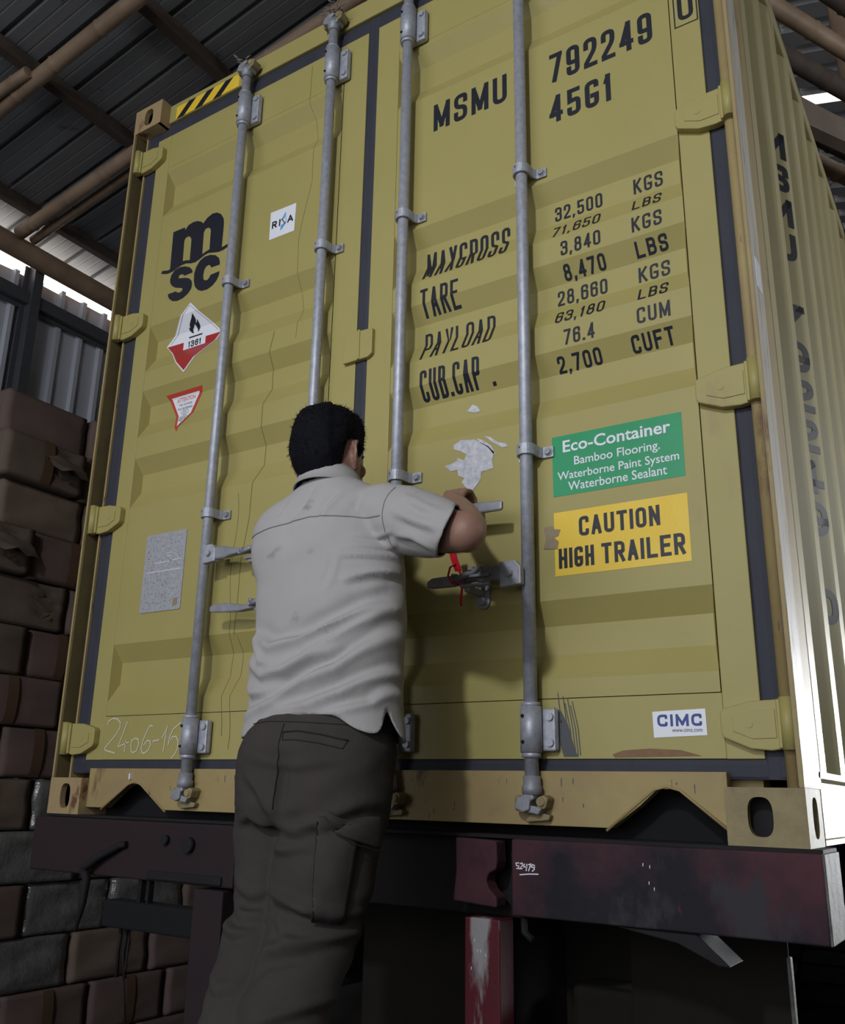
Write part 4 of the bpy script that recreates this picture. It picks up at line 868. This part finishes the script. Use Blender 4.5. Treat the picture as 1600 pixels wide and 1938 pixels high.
for t in FM: t.materials.append(M['carton_c'])
rnd = random.Random(77); ordn = ['topmost', 'second', 'third', 'fourth', 'fifth', 'sixth', 'seventh', 'eighth', 'ninth', 'tenth', 'eleventh', 'twelfth', 'thirteenth', 'bottom']
posn = ['nearest', 'second', 'third', 'fourth', 'fifth']
for k in range(14):
    row = 13-k; z = GROUND + CH*row; stag = [0.0, -.02, .04, -.30, .0, -.22, .05, -.3, -.05, -.28, -.02, -.25, -.1, -.3][k]
    cnt = 3 if k < 7 else 4
    if k >= 9: cnt = 5
    for j in range(cnt):
        y = .60 + CW/2 + stag + j*CW
        kind = rnd.choice(['a', 'a', 'b', 'b', 'c'] if k < 8 else ['a', 'b', 'b', 'c', 'f']); torn = (k == 1 and j == 0) or (k == 3 and j == 0)
        if (k == 9 and j in (1, 3)) or (k == 11 and j == 1) or (k == 10 and j == 2): kind = 'f'
        if k == 0: kind = 'b'
        me, mn = rnd.choice(dict(a=CM, b=CMB, c=CMC, f=CMF)[kind])
        if torn: me = CM[3][0]; mn = 'carton'
        o = bpy.data.objects.new('carton', me); COL.objects.link(o)
        push = rnd.uniform(-.02, .02) + (.05 if torn else 0) + (-.01 if k == 0 else 0)
        o.location = (XS-CD/2-.02+push, y, z); o.rotation_euler = (0, 0, rnd.uniform(-.010, .010))
        look = {'carton': 'brown', 'carton_b': 'reddish brown', 'carton_c': 'pale brown', 'film': 'film-wrapped'}[mn] + (' torn-open' if torn else '')
        tag(o, f"{look} carton in the {ordn[k]} course of the left stack, {posn[j]} in its course", 'carton', 'cartons stacked along the left wall')
        if mn != 'film' and rnd.random() < .6:
            t = bpy.data.objects.new('tape_strip', TM[rnd.randrange(3)]); COL.objects.link(t); t.parent = o
        if torn:
            t = bpy.data.objects.new('torn_flap', FM[k % 2]); COL.objects.link(t); t.parent = o; t.location = (.16, .10, .20)
# ================================================================== PERSON
from mathutils.bvhtree import BVHTree
MAN = thing('person', 'man in cream short-sleeved shirt and taupe cargo trousers, back turned, gripping a door handle', 'person', (1.48, -.6, -.66))
def remeshed(mb, voxel, smooth_it):
    bmesh.ops.recalc_face_normals(mb.bm, faces=mb.bm.faces)
    me = bpy.data.meshes.new('tmp'); mb.bm.to_mesh(me); mb.bm.free(); o = bpy.data.objects.new('tmp', me); COL.objects.link(o)
    r = o.modifiers.new('r', 'REMESH'); r.mode = 'VOXEL'; r.voxel_size = voxel; r.adaptivity = 0
    dg = bpy.context.evaluated_depsgraph_get(); dg.update(); m2 = bpy.data.meshes.new_from_object(o.evaluated_get(dg)); bpy.data.objects.remove(o)
    b = bmesh.new(); b.from_mesh(m2)
    for _ in range(smooth_it): bmesh.ops.smooth_vert(b, verts=b.verts, factor=.5, use_axis_x=True, use_axis_y=True, use_axis_z=True)
    b.normal_update(); return b
def np_co(b):
    co = np.array([v.co[:] for v in b.verts]); no = np.array([v.normal[:] for v in b.verts]); return co, no
def seg_dist(P, line):
    """signed distance in the x-z plane to a polyline, and a fade at its ends"""
    best = np.full(len(P), 9.); sign = np.ones(len(P)); tpos = np.zeros(len(P)); line = np.array(line); n = len(line)-1
    for i in range(n):
        a, b = line[i], line[i+1]; d = b-a; L2 = d@d; t = np.clip(((P-a)@d)/L2, 0, 1); q = a+t[:, None]*d; v = P-q; dist = np.hypot(v[:, 0], v[:, 1])
        s = np.sign(d[0]*v[:, 1]-d[1]*v[:, 0]); m_ = dist < best; best[m_] = dist[m_]; sign[m_] = s[m_]; tpos[m_] = (i+t[m_])/n
    return best*np.where(sign == 0, 1, sign), tpos
def apply_folds(b, folds, ymax, amp=1.0):
    co, no = np_co(b); P = co[:, [0, 2]]; disp = np.zeros(len(co)); mask = (np.clip((ymax-co[:, 1])/.05, 0, 1))
    for line, h, w_ in folds:
        d, t = seg_dist(P, line); fade = np.clip(np.sin(np.pi*np.clip(t*.94+.03, 0, 1)), 0, 1)**.6
        disp += fade*(h*np.exp(-(d/w_)**2) - .75*h*np.exp(-((d+w_*1.5)/(w_*1.1))**2))
    disp = disp*mask*amp
    for i, v in enumerate(b.verts): v.co += Vector(no[i])*float(disp[i])
def noise_disp(b, sc_, a, stretch=(1, 1, 1), seed=0):
    b.normal_update()
    for v in b.verts:
        p = Vector((v.co.x*stretch[0], v.co.y*stretch[1], v.co.z*stretch[2]))*sc_ + Vector((seed, 0, 0)); v.co += v.normal*noise.noise(p)*a
def finish(b, name, mt, parent, solid=None):
    for f in b.faces: f.smooth = True
    me = bpy.data.meshes.new(name); b.to_mesh(me); o = link(name, me, mt, parent)
    if solid: s = o.modifiers.new('cloth', 'SOLIDIFY'); s.thickness = solid; s.offset = -1
    return o
# ---- head frame
HC = Vector((1.443, -.355, .912)); HM = Matrix.Translation(HC) @ Matrix.Rotation(math.radians(1), 4, 'Z') @ Matrix.Rotation(math.radians(-4), 4, 'Y') @ Matrix.Rotation(math.radians(-4), 4, 'X')
HS = [(.113, .022, .02, .03), (.103, .050, .045, .060), (.088, .065, .066, .080), (.052, .0745, .083, .094), (.010, .0765, .088, .095), (-.030, .0725, .088, .086), (-.060, .071, .085, .070), (-.085, .067, .083, .058), (-.105, .056, .079, .045), (-.120, .034, .070, .032)]
def head_loft(mb, secs, n=40, M_=HM):
    rings = []
    for z, a, f, bk in secs:
        r_ = []
        for t in range(n):
            an = t*2*PI/n; c, s = math.cos(an), math.sin(an); r_.append(mb.bm.verts.new(M_ @ Vector((a*c, (f if s > 0 else bk)*s, z))))
        rings.append(r_)
    for a, b in zip(rings, rings[1:]):
        for i in range(n): mb._f([a[i], a[(i+1) % n], b[(i+1) % n], b[i]])
    mb._f(rings[0]); mb._f(list(reversed(rings[-1])))
def limb(mb, pts): mb.tube([p[:3] for p in pts], [p[3] if len(p) < 5 else (p[3], p[4]) for p in pts], n=20)
def ball(mb, c, r, s=(1, 1, 1), M_=None):
    q = bmesh.new(); bmesh.ops.create_icosphere(q, subdivisions=3, radius=1)
    for v in q.verts:
        p = Vector((v.co.x*r*s[0], v.co.y*r*s[1], v.co.z*r*s[2])) + Vector(c); v.co = (M_ @ p) if M_ else p
    mb.add(q)
body = MB(); head_loft(body, HS)
body.tube([HM @ Vector(p) for p in ((0, .080, .012), (0, .092, -.010), (0, .104, -.028), (0, .094, -.036))], [.008, .010, .012, .007], n=12)    # nose
ball(body, (0, .084, -.062), .018, (1.3, .7, .32), HM); ball(body, (0, .083, -.072), .017, (1.2, .7, .4), HM); ball(body, (0, .068, -.100), .020, (1.2, .8, .8), HM)
ball(body, (0, .080, .020), .03, (1.9, .35, .25), HM)                                                                                  # lips, chin, brow
for s in (-1, 1):
    ball(body, (s*.048, .062, -.030), .022, (.9, .7, .9), HM)
    # ear: rim, bowl and lobe
    E_ = []
    for k in range(15):
        a = math.radians(-120 + k*18); rx, rz = .0165, .030
        E_.append(HM @ Vector((s*(.083+.007*math.cos(a-2.4)), -.006 - rx*math.sin(a+PI/2)*.9 - .004, -.012 + rz*math.cos(a+PI/2) if False else -.012+rz*math.sin(a))))
    rim = [HM @ Vector((s*(.0775 + .0190*max(0, math.sin(t*PI))), .010 - .034*math.sin(t*PI) , .024 - .074*t + .008*math.sin(t*PI*2))) for t in [k/12 for k in range(13)]]
    body.tube(rim, [.0048]+[.0056]*10+[.0072, .0065], n=10)
    q = bmesh.new(); bmesh.ops.create_icosphere(q, subdivisions=3, radius=1)
    for v in q.verts: v.co = HM @ Vector((s*(.0790+v.co.x*s*.006), -.004+v.co.y*.013, -.014+v.co.z*.025))
    body.add(q)
limb(body, [(1.447, -.365, .895, .054), (1.450, -.365, .85, .055), (1.455, -.360, .80, .062), (1.458, -.358, .75, .075)])
# trunk under the clothes
body.loft([(1.46, -.36, .80, .09, .055), (1.455, -.36, .765, .15, .075), (1.46, -.365, .72, .170, .090), (1.465, -.37, .65, .165, .098), (1.48, -.38, .55, .155, .095), (1.495, -.39, .42, .148, .090), (1.50, -.41, .28, .150, .095), (1.503, -.42, .18, .155, .105), (1.503, -.43, .06, .150, .105), (1.50, -.435, .03, .12, .08)], n=28, p=2.2)
SR, ER, WR = (1.615, -.36, .722), (1.872, -.408, .638), (1.700, -.160, .800)
limb(body, [(1.56, -.36, .735, .055), SR+(.052,), (1.70, -.375, .695, .050), (1.79, -.395, .662, .055), (1.835, -.402, .646, .050), ER+(.044,)])
ball(body, ER, .046)
limb(body, [(1.874, -.404, .639, .042), (1.842, -.345, .672, .043), (1.79, -.275, .722, .038), (1.735, -.200, .775, .029), WR+(.026, ), (1.676, -.128, .822, .026)])
limb(body, [(1.36, -.36, .735, .055), (1.30, -.345, .720, .052), (1.30, -.27, .64, .045), (1.31, -.20, .56, .041), (1.325, -.155, .60, .036), (1.345, -.115, .655, .030), (1.360, -.085, .695, .025)])
# right hand on the handle: palm, four curled fingers of different lengths, thumb
palm = bmesh.new(); bmesh.ops.create_icosphere(palm, subdivisions=3, radius=1)
ax = Vector((1, 0, 0)); ay = Vector((0, .62, .78)).normalized(); az = ax.cross(ay)
for v in palm.verts: v.co = Vector((1.652, -.094, .838)) + ax*v.co.x*.037 + ay*v.co.y*.040 + az*v.co.z*.016
body.add(palm)
for x, l, r_ in ((1.626, .95, .0088), (1.645, 1.06, .0090), (1.664, 1.0, .0088), (1.682, .82, .0078)):
    P = [(x, -.095, .838), (x-.001, -.072, .862+.003*l), (x-.002, -.040-.004*(1-l), .872+.010*(l-.8)), (x-.003, -.014, .856), (x-.003, -.012, .856-.024*l)]
    body.tube(P, [r_, r_*1.05, r_, r_*.92, r_*.80], n=12); body.add((lambda q: (bmesh.ops.create_icosphere(q, subdivisions=2, radius=r_*1.32), [setattr(v, 'co', v.co+Vector(P[1])) for v in q.verts], q)[2])(bmesh.new()))
body.tube([(1.648, -.105, .818), (1.622, -.098, .806), (1.602, -.082, .800), (1.588, -.060, .806), (1.584, -.052, .810)], [.013, .0125, .011, .0095, .007], n=12)
# left hand round the third rod
palm = bmesh.new(); bmesh.ops.create_icosphere(palm, subdivisions=3, radius=1)
for v in palm.verts: v.co = Vector((1.378, -.048, .722)) + Vector((v.co.x*.016, v.co.y*.038, v.co.z*.038))
body.add(palm)
for z, l, r_ in ((.750, .95, .0086), (.731, 1.05, .0088), (.712, 1.0, .0086), (.694, .82, .0078)):
    body.tube([(1.375, -.03, z), (1.372, .000, z+.002), (1.380, .028, z+.002), (1.402, .037, z), (1.402+.022*l, .030, z-.002)], [r_, r_, r_*.95, r_*.9, r_*.8], n=12)
body.tube([(1.385, -.045, .745), (1.400, -.040, .765), (1.418, -.030, .775), (1.430, -.018, .772)], [.012, .011, .0095, .008], n=12)
# legs and feet inside the trousers
LL = [(1.425, -.43, .08, .078), (1.41, -.435, -.06, .060), (1.418, -.455, -.19, .050), (1.430, -.515, -.30, .048), (1.44, -.565, -.42, .044), (1.44, -.60, -.56, .033), (1.44, -.605, -.62, .034)]
RL = [(1.575, -.43, .08, .080), (1.57, -.45, -.06, .070), (1.555, -.47, -.19, .055), (1.56, -.53, -.30, .052), (1.555, -.57, -.42, .046), (1.545, -.60, -.56, .034), (1.545, -.605, -.62, .035)]
limb(body, LL); limb(body, RL)
for x in (1.44, 1.545): body.tube([(x, -.64, -.635), (x, -.56, -.632), (x, -.46, -.638), (x, -.42, -.642)], [.030, .034, .028, .018], n=14)
b = remeshed(body, .0048, 3)
BODY = finish(b, 'body', M['skin'], MAN)
mb = MB()
for s in (-1, 1): ball(mb, (s*.031, .069, .004), .0125, (1, 1, 1), HM)
mb.obj('eyes', M['eye'], MAN)
mb = MB()
for s in (-1, 1): ball(mb, (s*.031, .0790, .004), .0055, (1, .8, 1), HM)
mb.obj('pupils', M['ink'], MAN)
# hair cap following the skull, trimmed at the hairline
hb = bmesh.new(); nt_, nz = 96, 54; rows = []
def skull(z):
    for (z0, a0, f0, b0), (z1, a1, f1, b1) in zip(HS, HS[1:]):
        if z0 >= z >= z1:
            t = (z0-z)/(z0-z1); t = t*t*(3-2*t) if z0 > .1 else t; return (a0+(a1-a0)*t, f0+(f1-f0)*t, b0+(b1-b0)*t)
    return HS[0][1:] if z > 0 else HS[-1][1:]
def hairline(an):   # an: 0 = forwards, pi = backwards
    d = abs(an); K = [(0, .062), (.6, .055), (1.05, .034), (1.25, -.004), (1.42, -.018), (1.50, .012), (1.72, .028), (1.92, .010), (2.05, -.045), (2.35, -.078), (2.8, -.098), (3.2, -.104)]
    for (a0, z0), (a1, z1) in zip(K, K[1:]):
        if a0 <= d <= a1: return z0+(z1-z0)*(d-a0)/(a1-a0)
    return -.1
for i in range(nz+1):
    u = i/nz; row = []
    for t in range(nt_):
        an = t*2*PI/nt_; d = an if an <= PI else an-2*PI; hl = hairline(d); top = .1125
        z = hl + (top-hl)*(1-(1-u)**1.0); z = hl+(top-hl)*math.sin(u*PI/2)
        a, f, bk = skull(min(z, .1125)); c, s = math.sin(d), math.cos(d)
        k = 1-u; thick = .004 + .0135*min(1, (z-hl)/.055)**.8 + (.004 if d < 0 or abs(d) > 2.4 else 0)*min(1, (z-hl)/.05)
        if u > .93: a, f, bk = a*(1-u)/.07*1.0+a*.0, f*(1-u)/.07, bk*(1-u)/.07
        p = Vector((a*c, (f if s > 0 else bk)*s, z)); rr = Vector((p.x, p.y, p.z*.75)); rr = rr.normalized() if rr.length > 1e-4 else Vector((0, 0, 1)); p = p + rr*thick
        nz_ = noise.noise(p*30)*.0035 + noise.noise(p*140)*.0016; p += rr*nz_*min(1, (z-hl)/.02+.2)
        row.append(hb.verts.new(HM @ p))
    rows.append(row)
for a, c in zip(rows, rows[1:]):
    for t in range(nt_): hb.faces.new((a[t], a[(t+1) % nt_], c[(t+1) % nt_], c[t]))
bmesh.ops.recalc_face_normals(hb, faces=hb.faces)
for f in hb.faces: f.smooth = True
HAIR_CO = [(v.co.copy(), v.normal.copy()) for v in hb.verts]
# short strands so that the outline is not a smooth shell
rnd = random.Random(6)
for k in range(2600):
    p, n_ = HAIR_CO[rnd.randrange(len(HAIR_CO))]
    lc = HM.inverted() @ p
    if lc.z < -.02 and lc.y > -.03: continue
    dirn = (n_*.55 + HM.to_3x3() @ Vector((rnd.uniform(-.5, .5), rnd.uniform(-.2, .5), rnd.uniform(-.7, .1)))).normalized(); L1 = rnd.uniform(.006, .016)*(1 if lc.z > -.04 else .5)
    s = dirn.cross(Vector((rnd.random(), rnd.random(), rnd.random()))).normalized()*.0011
    b0 = p - n_*.002; v1 = hb.verts.new(b0-s); v2 = hb.verts.new(b0+s); v3 = hb.verts.new(b0+dirn*L1); hb.faces.new((v1, v2, v3))
me = bpy.data.meshes.new('hair'); hb.to_mesh(me); hb.free(); link('hair', me, M['hair'], MAN)

# ---- shirt
sh = MB()
sh.loft([(1.456, -.357, .858, .060, .058), (1.458, -.358, .840, .072, .066), (1.461, -.36, .812, .118, .076), (1.452, -.36, .788, .160, .088), (1.440, -.36, .760, .192, .100), (1.440, -.365, .719, .207, .113), (1.451, -.37, .662, .211, .120), (1.469, -.375, .609, .208, .122), (1.489, -.385, .507, .197, .120), (1.496, -.39, .457, .194, .118), (1.495, -.395, .41, .197, .122), (1.492, -.40, .363, .201, .125), (1.500, -.405, .317, .198, .123), (1.505, -.41, .248, .203, .127), (1.508, -.415, .19, .210, .130), (1.508, -.418, .13, .214, .132)], n=40, p=2.25)
SD = (Vector((1.835, -.412, .642)) - Vector((1.62, -.362, .728))).normalized()
sh.tube([(1.56, -.36, .740), (1.62, -.362, .730), (1.70, -.378, .700), (1.77, -.395, .670), (1.835, -.412, .642), (1.895, -.428, .616)], [.066, .078, .081, .073, .062, .058], n=28)
sh.tube([(1.34, -.36, .735), (1.305, -.33, .715), (1.298, -.26, .66), (1.30, -.20, .61)], [.07, .080, .072, .066], n=24)
b = remeshed(sh, .0062, 5)
F_S = [([(1.60, .546), (1.654, .562), (1.722, .582)], .007, .009), ([(1.586, .604), (1.652, .605), (1.70, .609)], .004, .006), ([(1.60, .628), (1.65, .627), (1.70, .630)], .003, .005), ([(1.60, .655), (1.65, .652), (1.70, .652)], .003, .005),
 ([(1.720, .542), (1.686, .494), (1.602, .449), (1.515, .414), (1.423, .402), (1.355, .43)], .011, .015), ([(1.715, .450), (1.675, .403), (1.608, .344), (1.536, .319), (1.449, .276), (1.345, .249)], .010, .013),
 ([(1.33, .376), (1.40, .340), (1.474, .345), (1.547, .376), (1.60, .385)], .008, .013), ([(1.72, .365), (1.692, .334), (1.625, .293), (1.554, .267), (1.465, .258)], .008, .012), ([(1.71, .310), (1.681, .268), (1.60, .243)], .006, .010),
 ([(1.71, .500), (1.66, .455), (1.60, .415), (1.53, .385)], .006, .010), ([(1.33, .47), (1.345, .42), (1.39, .37), (1.44, .36)], .006, .010), ([(1.31, .33), (1.36, .30), (1.42, .30)], .005, .010),
 ([(1.482, .790), (1.461, .735), (1.439, .706)], .005, .009), ([(1.555, .775), (1.53, .73), (1.515, .70)], .004, .009), ([(1.62, .76), (1.60, .72)], .003, .008), ([(1.40, .77), (1.39, .73)], .003, .008),
 ([(1.73, .735), (1.79, .695), (1.84, .672)], .004, .008), ([(1.72, .69), (1.78, .66), (1.835, .635)], .005, .009), ([(1.71, .645), (1.76, .630), (1.81, .600)], .005, .008), ([(1.58, .62), (1.575, .56), (1.56, .52)], .003, .008)]
apply_folds(b, F_S, -.36, 1.8); b.normal_update(); noise_disp(b, 7, .006, (1, 1, 1.4), 3); noise_disp(b, 17, .0025, (1, 1, 1.3), 9)
for _ in range(1): bmesh.ops.smooth_vert(b, verts=b.verts, factor=.4, use_axis_x=True, use_axis_y=True, use_axis_z=True)
TREE_S = BVHTree.FromBMesh(b)
HEM = [(1.20, .200), (1.33, .196), (1.43, .204), (1.487, .226), (1.552, .240), (1.62, .238), (1.648, .210), (1.70, .198), (1.80, .196)]
def hem(x, y):
    if y > -.42: return .190
    for (a, za), (c, zc) in zip(HEM, HEM[1:]):
        if a <= x <= c: return za+(zc-za)*(x-a)/(c-a)
    return .197
def snap_cut(b, test):
    """delete vertices where test(co) < 0, after sliding near ones to the limit"""
    bmesh.ops.delete(b, geom=[v for v in b.verts if test(v.co) < 0], context='VERTS')
SN = Vector((.80, .42, -.34)).normalized()
def shirt_test(p):
    if p.z < hem(p.x, p.y): return -1
    d = (p - Vector((1.838, -.412, .641))).dot(SN)
    if d > 0 and p.x > 1.74: return -1
    if p.y > -.235 and p.x < 1.40 and p.z > .50 and (p-Vector((1.30, -.22, .63))).dot(Vector((0, .8, -.6))) > .0 and p.x < 1.375: return -1
    if p.x > 1.60 and -.452 < p.y < -.430 and p.z < .262 and abs((p.y+.441)) < .011*(.262-p.z)/.07+.002: return -1
    if (Vector((p.x-1.455, (p.y+.356), 0))).length < .07 and p.z > .838: return -1
    return 1
for z in sorted(set([h[1] for h in HEM])): pass
bmesh.ops.delete(b, geom=[v for v in b.verts if shirt_test(v.co) < 0], context='VERTS')
bmesh.ops.delete(b, geom=[v for v in b.verts if not v.link_faces], context='VERTS')
def keep_largest(b):
    b.verts.ensure_lookup_table(); seen = set(); comps = []
    for v in b.verts:
        if v in seen: continue
        st = [v]; seen.add(v); c = []
        while st:
            q = st.pop(); c.append(q)
            for e in q.link_edges:
                w_ = e.other_vert(q)
                if w_ not in seen: seen.add(w_); st.append(w_)
        comps.append(c)
    comps.sort(key=len); 
    for c in comps[:-1]: bmesh.ops.delete(b, geom=c, context='VERTS')
keep_largest(b)
for _ in range(4): bmesh.ops.delete(b, geom=[v for v in b.verts if len(v.link_faces) <= 1 or sum(e.is_boundary for e in v.link_edges) > 2], context='VERTS')
# even out the cut edges
for _ in range(30):
    be = {}
    for e in b.edges:
        if e.is_boundary:
            for v in e.verts: be.setdefault(v, []).append(e.other_vert(v).co.copy())
    for v, ns in be.items():
        if len(ns) == 2: v.co = v.co*.5 + (ns[0]+ns[1])*.25
SHIRT = finish(b, 'shirt', M['shirt'], MAN, .0035)
SIDE_D = Vector((-.586, .810, 0)).normalized()
def on_surf(tree, x, z, off, side=False):
    h = tree.ray_cast(Vector((x, -.45, z))-SIDE_D, SIDE_D) if side else tree.ray_cast(Vector((x, -1.2, z)), Vector((0, 1, 0)))
    if h[0] is None: return None
    return h[0] + h[1]*off
def surf_line(tree, pts, r_, name, mt, parent, off=0.0005, side=False):
    P = []
    for (a, za), (c, zc) in zip(pts, pts[1:]):
        n = max(2, int(math.hypot(c-a, zc-za)/.008))
        for k in range(n): P.append((a+(c-a)*k/n, za+(zc-za)*k/n))
    P.append(pts[-1]); Q = [q for q in (on_surf(tree, x, z, off, side) for x, z in P) if q is not None]
    if len(Q) > 2: mb = MB(); mb.tube(Q, r_, n=6); return mb.obj(name, mt, parent)
surf_line(TREE_S, [(1.268, .700), (1.322, .700), (1.415, .704), (1.487, .712), (1.588, .704), (1.672, .694)], .0016, 'yoke_seam', M['thread'], SHIRT)
surf_line(TREE_S, [(1.690, .768), (1.682, .73), (1.680, .692), (1.684, .640), (1.697, .600)], .0014, 'armhole_seam', M['thread'], SHIRT)
bmC = bmesh.new(); n = 40; rows = []
for j, (z, a, by, dz) in enumerate(((.822, .080, .072, 0), (.842, .071, .068, 0), (.868, .064, .0625, 0), (.872, .0665, .065, 0), (.858, .075, .073, 0), (.818, .095, .089, 0))):
    rows.append([bmC.verts.new((1.452+a*math.cos(t*2*PI/n), -.359+by*math.sin(t*2*PI/n), z - .030*(.5+.5*math.sin(t*2*PI/n)) + .006)) for t in range(n)])
for a, c in zip(rows, rows[1:]):
    for t in range(n):
        if t in (9, 10, 11): continue
        bmC.faces.new((a[t], a[(t+1) % n], c[(t+1) % n], c[t]))
for f in bmC.faces: f.smooth = True
me = bpy.data.meshes.new('collar'); bmC.to_mesh(me); bmC.free(); o = link('collar', me, M['shirt'], SHIRT); s_ = o.modifiers.new('c', 'SOLIDIFY'); s_.thickness = .003

# ---- trousers
tr = MB()
tr.loft([(1.506, -.41, .32, .158, .110), (1.506, -.415, .262, .166, .116), (1.508, -.42, .235, .172, .122), (1.504, -.43, .176, .190, .137), (1.507, -.435, .108, .187, .134), (1.505, -.44, .052, .182, .128), (1.50, -.44, .012, .160, .105)], n=36, p=2.3)
tr.tube([(1.565, -.43, .12), (1.575, -.44, .054), (1.567, -.45, -.021), (1.551, -.452, -.106), (1.548, -.462, -.166), (1.548, -.482, -.225), (1.556, -.522, -.277), (1.553, -.56, -.344), (1.545, -.60, -.48), (1.542, -.61, -.625)], [.10, .110, .110, .108, .102, .091, .086, .088, .080, .076], n=28)
tr.tube([(1.41, -.43, .12), (1.402, -.425, .049), (1.398, -.428, -.052), (1.406, -.437, -.139), (1.418, -.448, -.185), (1.416, -.480, -.228), (1.433, -.520, -.292), (1.450, -.560, -.358), (1.444, -.60, -.48), (1.440, -.61, -.625)], [.095, .100, .094, .088, .085, .086, .083, .080, .074, .072], n=28)
b = remeshed(tr, .0062, 4)
F_T = [([(1.523, .160), (1.526, .10), (1.518, .035)], -.010, .010), ([(1.50, .020), (1.56, .010), (1.62, .030), (1.70, .080)], .012, .014), ([(1.41, .12), (1.46, .09), (1.50, .035)], .008, .013), ([(1.44, .15), (1.55, .135), (1.65, .15)], .005, .010),
 ([(1.37, -.150), (1.42, -.164), (1.48, -.163)], .012, .011), ([(1.36, -.185), (1.41, -.195), (1.46, -.186)], .011, .010), ([(1.37, .02), (1.42, .035), (1.47, .01)], .007, .010), ([(1.36, -.10), (1.42, -.125), (1.47, -.11)], .008, .012),
 ([(1.50, -.125), (1.56, -.133), (1.667, -.150)], .013, .011), ([(1.50, -.105), (1.55, -.12), (1.62, -.155)], .006, .008), ([(1.49, -.250), (1.53, -.215), (1.58, -.203), (1.681, -.175)], .013, .012), ([(1.52, -.15), (1.55, -.19), (1.60, -.21)], .006, .009),
 ([(1.47, -.03), (1.52, -.03), (1.60, -.015)], .009, .011), ([(1.47, -.085), (1.50, -.115), (1.56, -.12)], .007, .010), ([(1.55, -.33), (1.61, -.31), (1.66, -.29)], .009, .012), ([(1.38, -.27), (1.43, -.29), (1.48, -.28)], .008, .012), ([(1.5, -.40), (1.58, -.39), (1.63, -.37)], .008, .012), ([(1.4, -.36), (1.45, -.37), (1.5, -.36)], .008, .012)]
apply_folds(b, F_T, -.40, 1.0); b.normal_update(); noise_disp(b, 9, .007, (1, 1, 1.5), 14); noise_disp(b, 22, .0025, (1, 1, 1.5), 2)
bmesh.ops.smooth_vert(b, verts=b.verts, factor=.4, use_axis_x=True, use_axis_y=True, use_axis_z=True)
TREE_T = BVHTree.FromBMesh(b)
bmesh.ops.delete(b, geom=[v for v in b.verts if v.co.z < -.608 or v.co.z > .258], context='VERTS')
TRO = finish(b, 'trousers', M['trousers'], MAN, .003)
surf_line(TREE_T, [(1.512, .207), (1.55, .209), (1.60, .202), (1.655, .190)], .0022, 'pocket_welt', M['trouser_dark'], TRO)
surf_line(TREE_T, [(1.512, .207), (1.517, .190), (1.55, .190), (1.60, .184), (1.650, .173), (1.655, .190)], .0013, 'pocket_welt', M['trouser_dark'], TRO)
surf_line(TREE_T, [(1.35, .226), (1.45, .232), (1.55, .228), (1.66, .222)], .0012, 'waistband_seam', M['trouser_dark'], TRO)
surf_line(TREE_T, [(1.506, .225), (1.512, .16), (1.510, .10), (1.506, .05)], .0014, 'seat_seam', M['trouser_dark'], TRO)
def patch(tree, quad, off, name, mt, parent, n=14, th=.004):
    bm_ = bmesh.new(); V = []; (a, b_, c, d) = [Vector(q) for q in quad]
    for i in range(n+1):
        for j in range(n+1):
            u, v = i/n, j/n; p = (a*(1-u)+b_*u)*(1-v) + (d*(1-u)+c*u)*v
            q = on_surf(tree, p.x, p.y, off*(1-.5*max(abs(u-.5), abs(v-.5))*2), True)
            V.append(bm_.verts.new(q) if q is not None else None)
    for i in range(n):
        for j in range(n):
            k = i*(n+1)+j; f = [V[k], V[k+1], V[k+n+2], V[k+n+1]]
            if all(x is not None for x in f): bm_.faces.new(f)
    for f in bm_.faces: f.smooth = True
    bmesh.ops.recalc_face_normals(bm_, faces=bm_.faces)
    me = bpy.data.meshes.new(name); bm_.to_mesh(me); bm_.free(); o = link(name, me, mt, parent); s = o.modifiers.new('t', 'SOLIDIFY'); s.thickness = th; s.offset = 0; return o
patch(TREE_T, [(1.540, .036), (1.640, .030), (1.606, -.156), (1.536, -.150)], .016, 'cargo_pocket', M['trousers'], TRO, th=.006)
patch(TREE_T, [(1.555, .044), (1.688, .042), (1.684, -.018), (1.585, .004)], .026, 'cargo_flap', M['trousers'], TRO, th=.005)
surf_line(TREE_T, [(1.540, .030), (1.538, -.06), (1.536, -.150), (1.600, -.156)], .0014, 'pocket_seam', M['trouser_dark'], TRO, .010, True)
surf_line(TREE_T, [(1.585, .003), (1.630, -.012), (1.684, -.022)], .0013, 'pocket_seam', M['trouser_dark'], TRO, .022, True)
# shoes
for x in (1.44, 1.545):
    mb = MB(); mb.tube([(x, -.668, -.632), (x, -.62, -.625), (x, -.55, -.622), (x, -.47, -.634), (x, -.425, -.640), (x, -.402, -.642)], [(.030, .024), (.040, .032), (.042, .034), (.044, .024), (.038, .019), (.018, .012)], n=20); mb.tube([(x, -.62, -.62), (x, -.60, -.57)], [.044, .042], n=18)
    o = mb.obj('shoe', M['shoe'], MAN)
    mb = MB(); mb.box(x-.040, x+.040, -.665, -.41, -.660, -.650, .004); mb.obj('sole', M['tyre'], o)
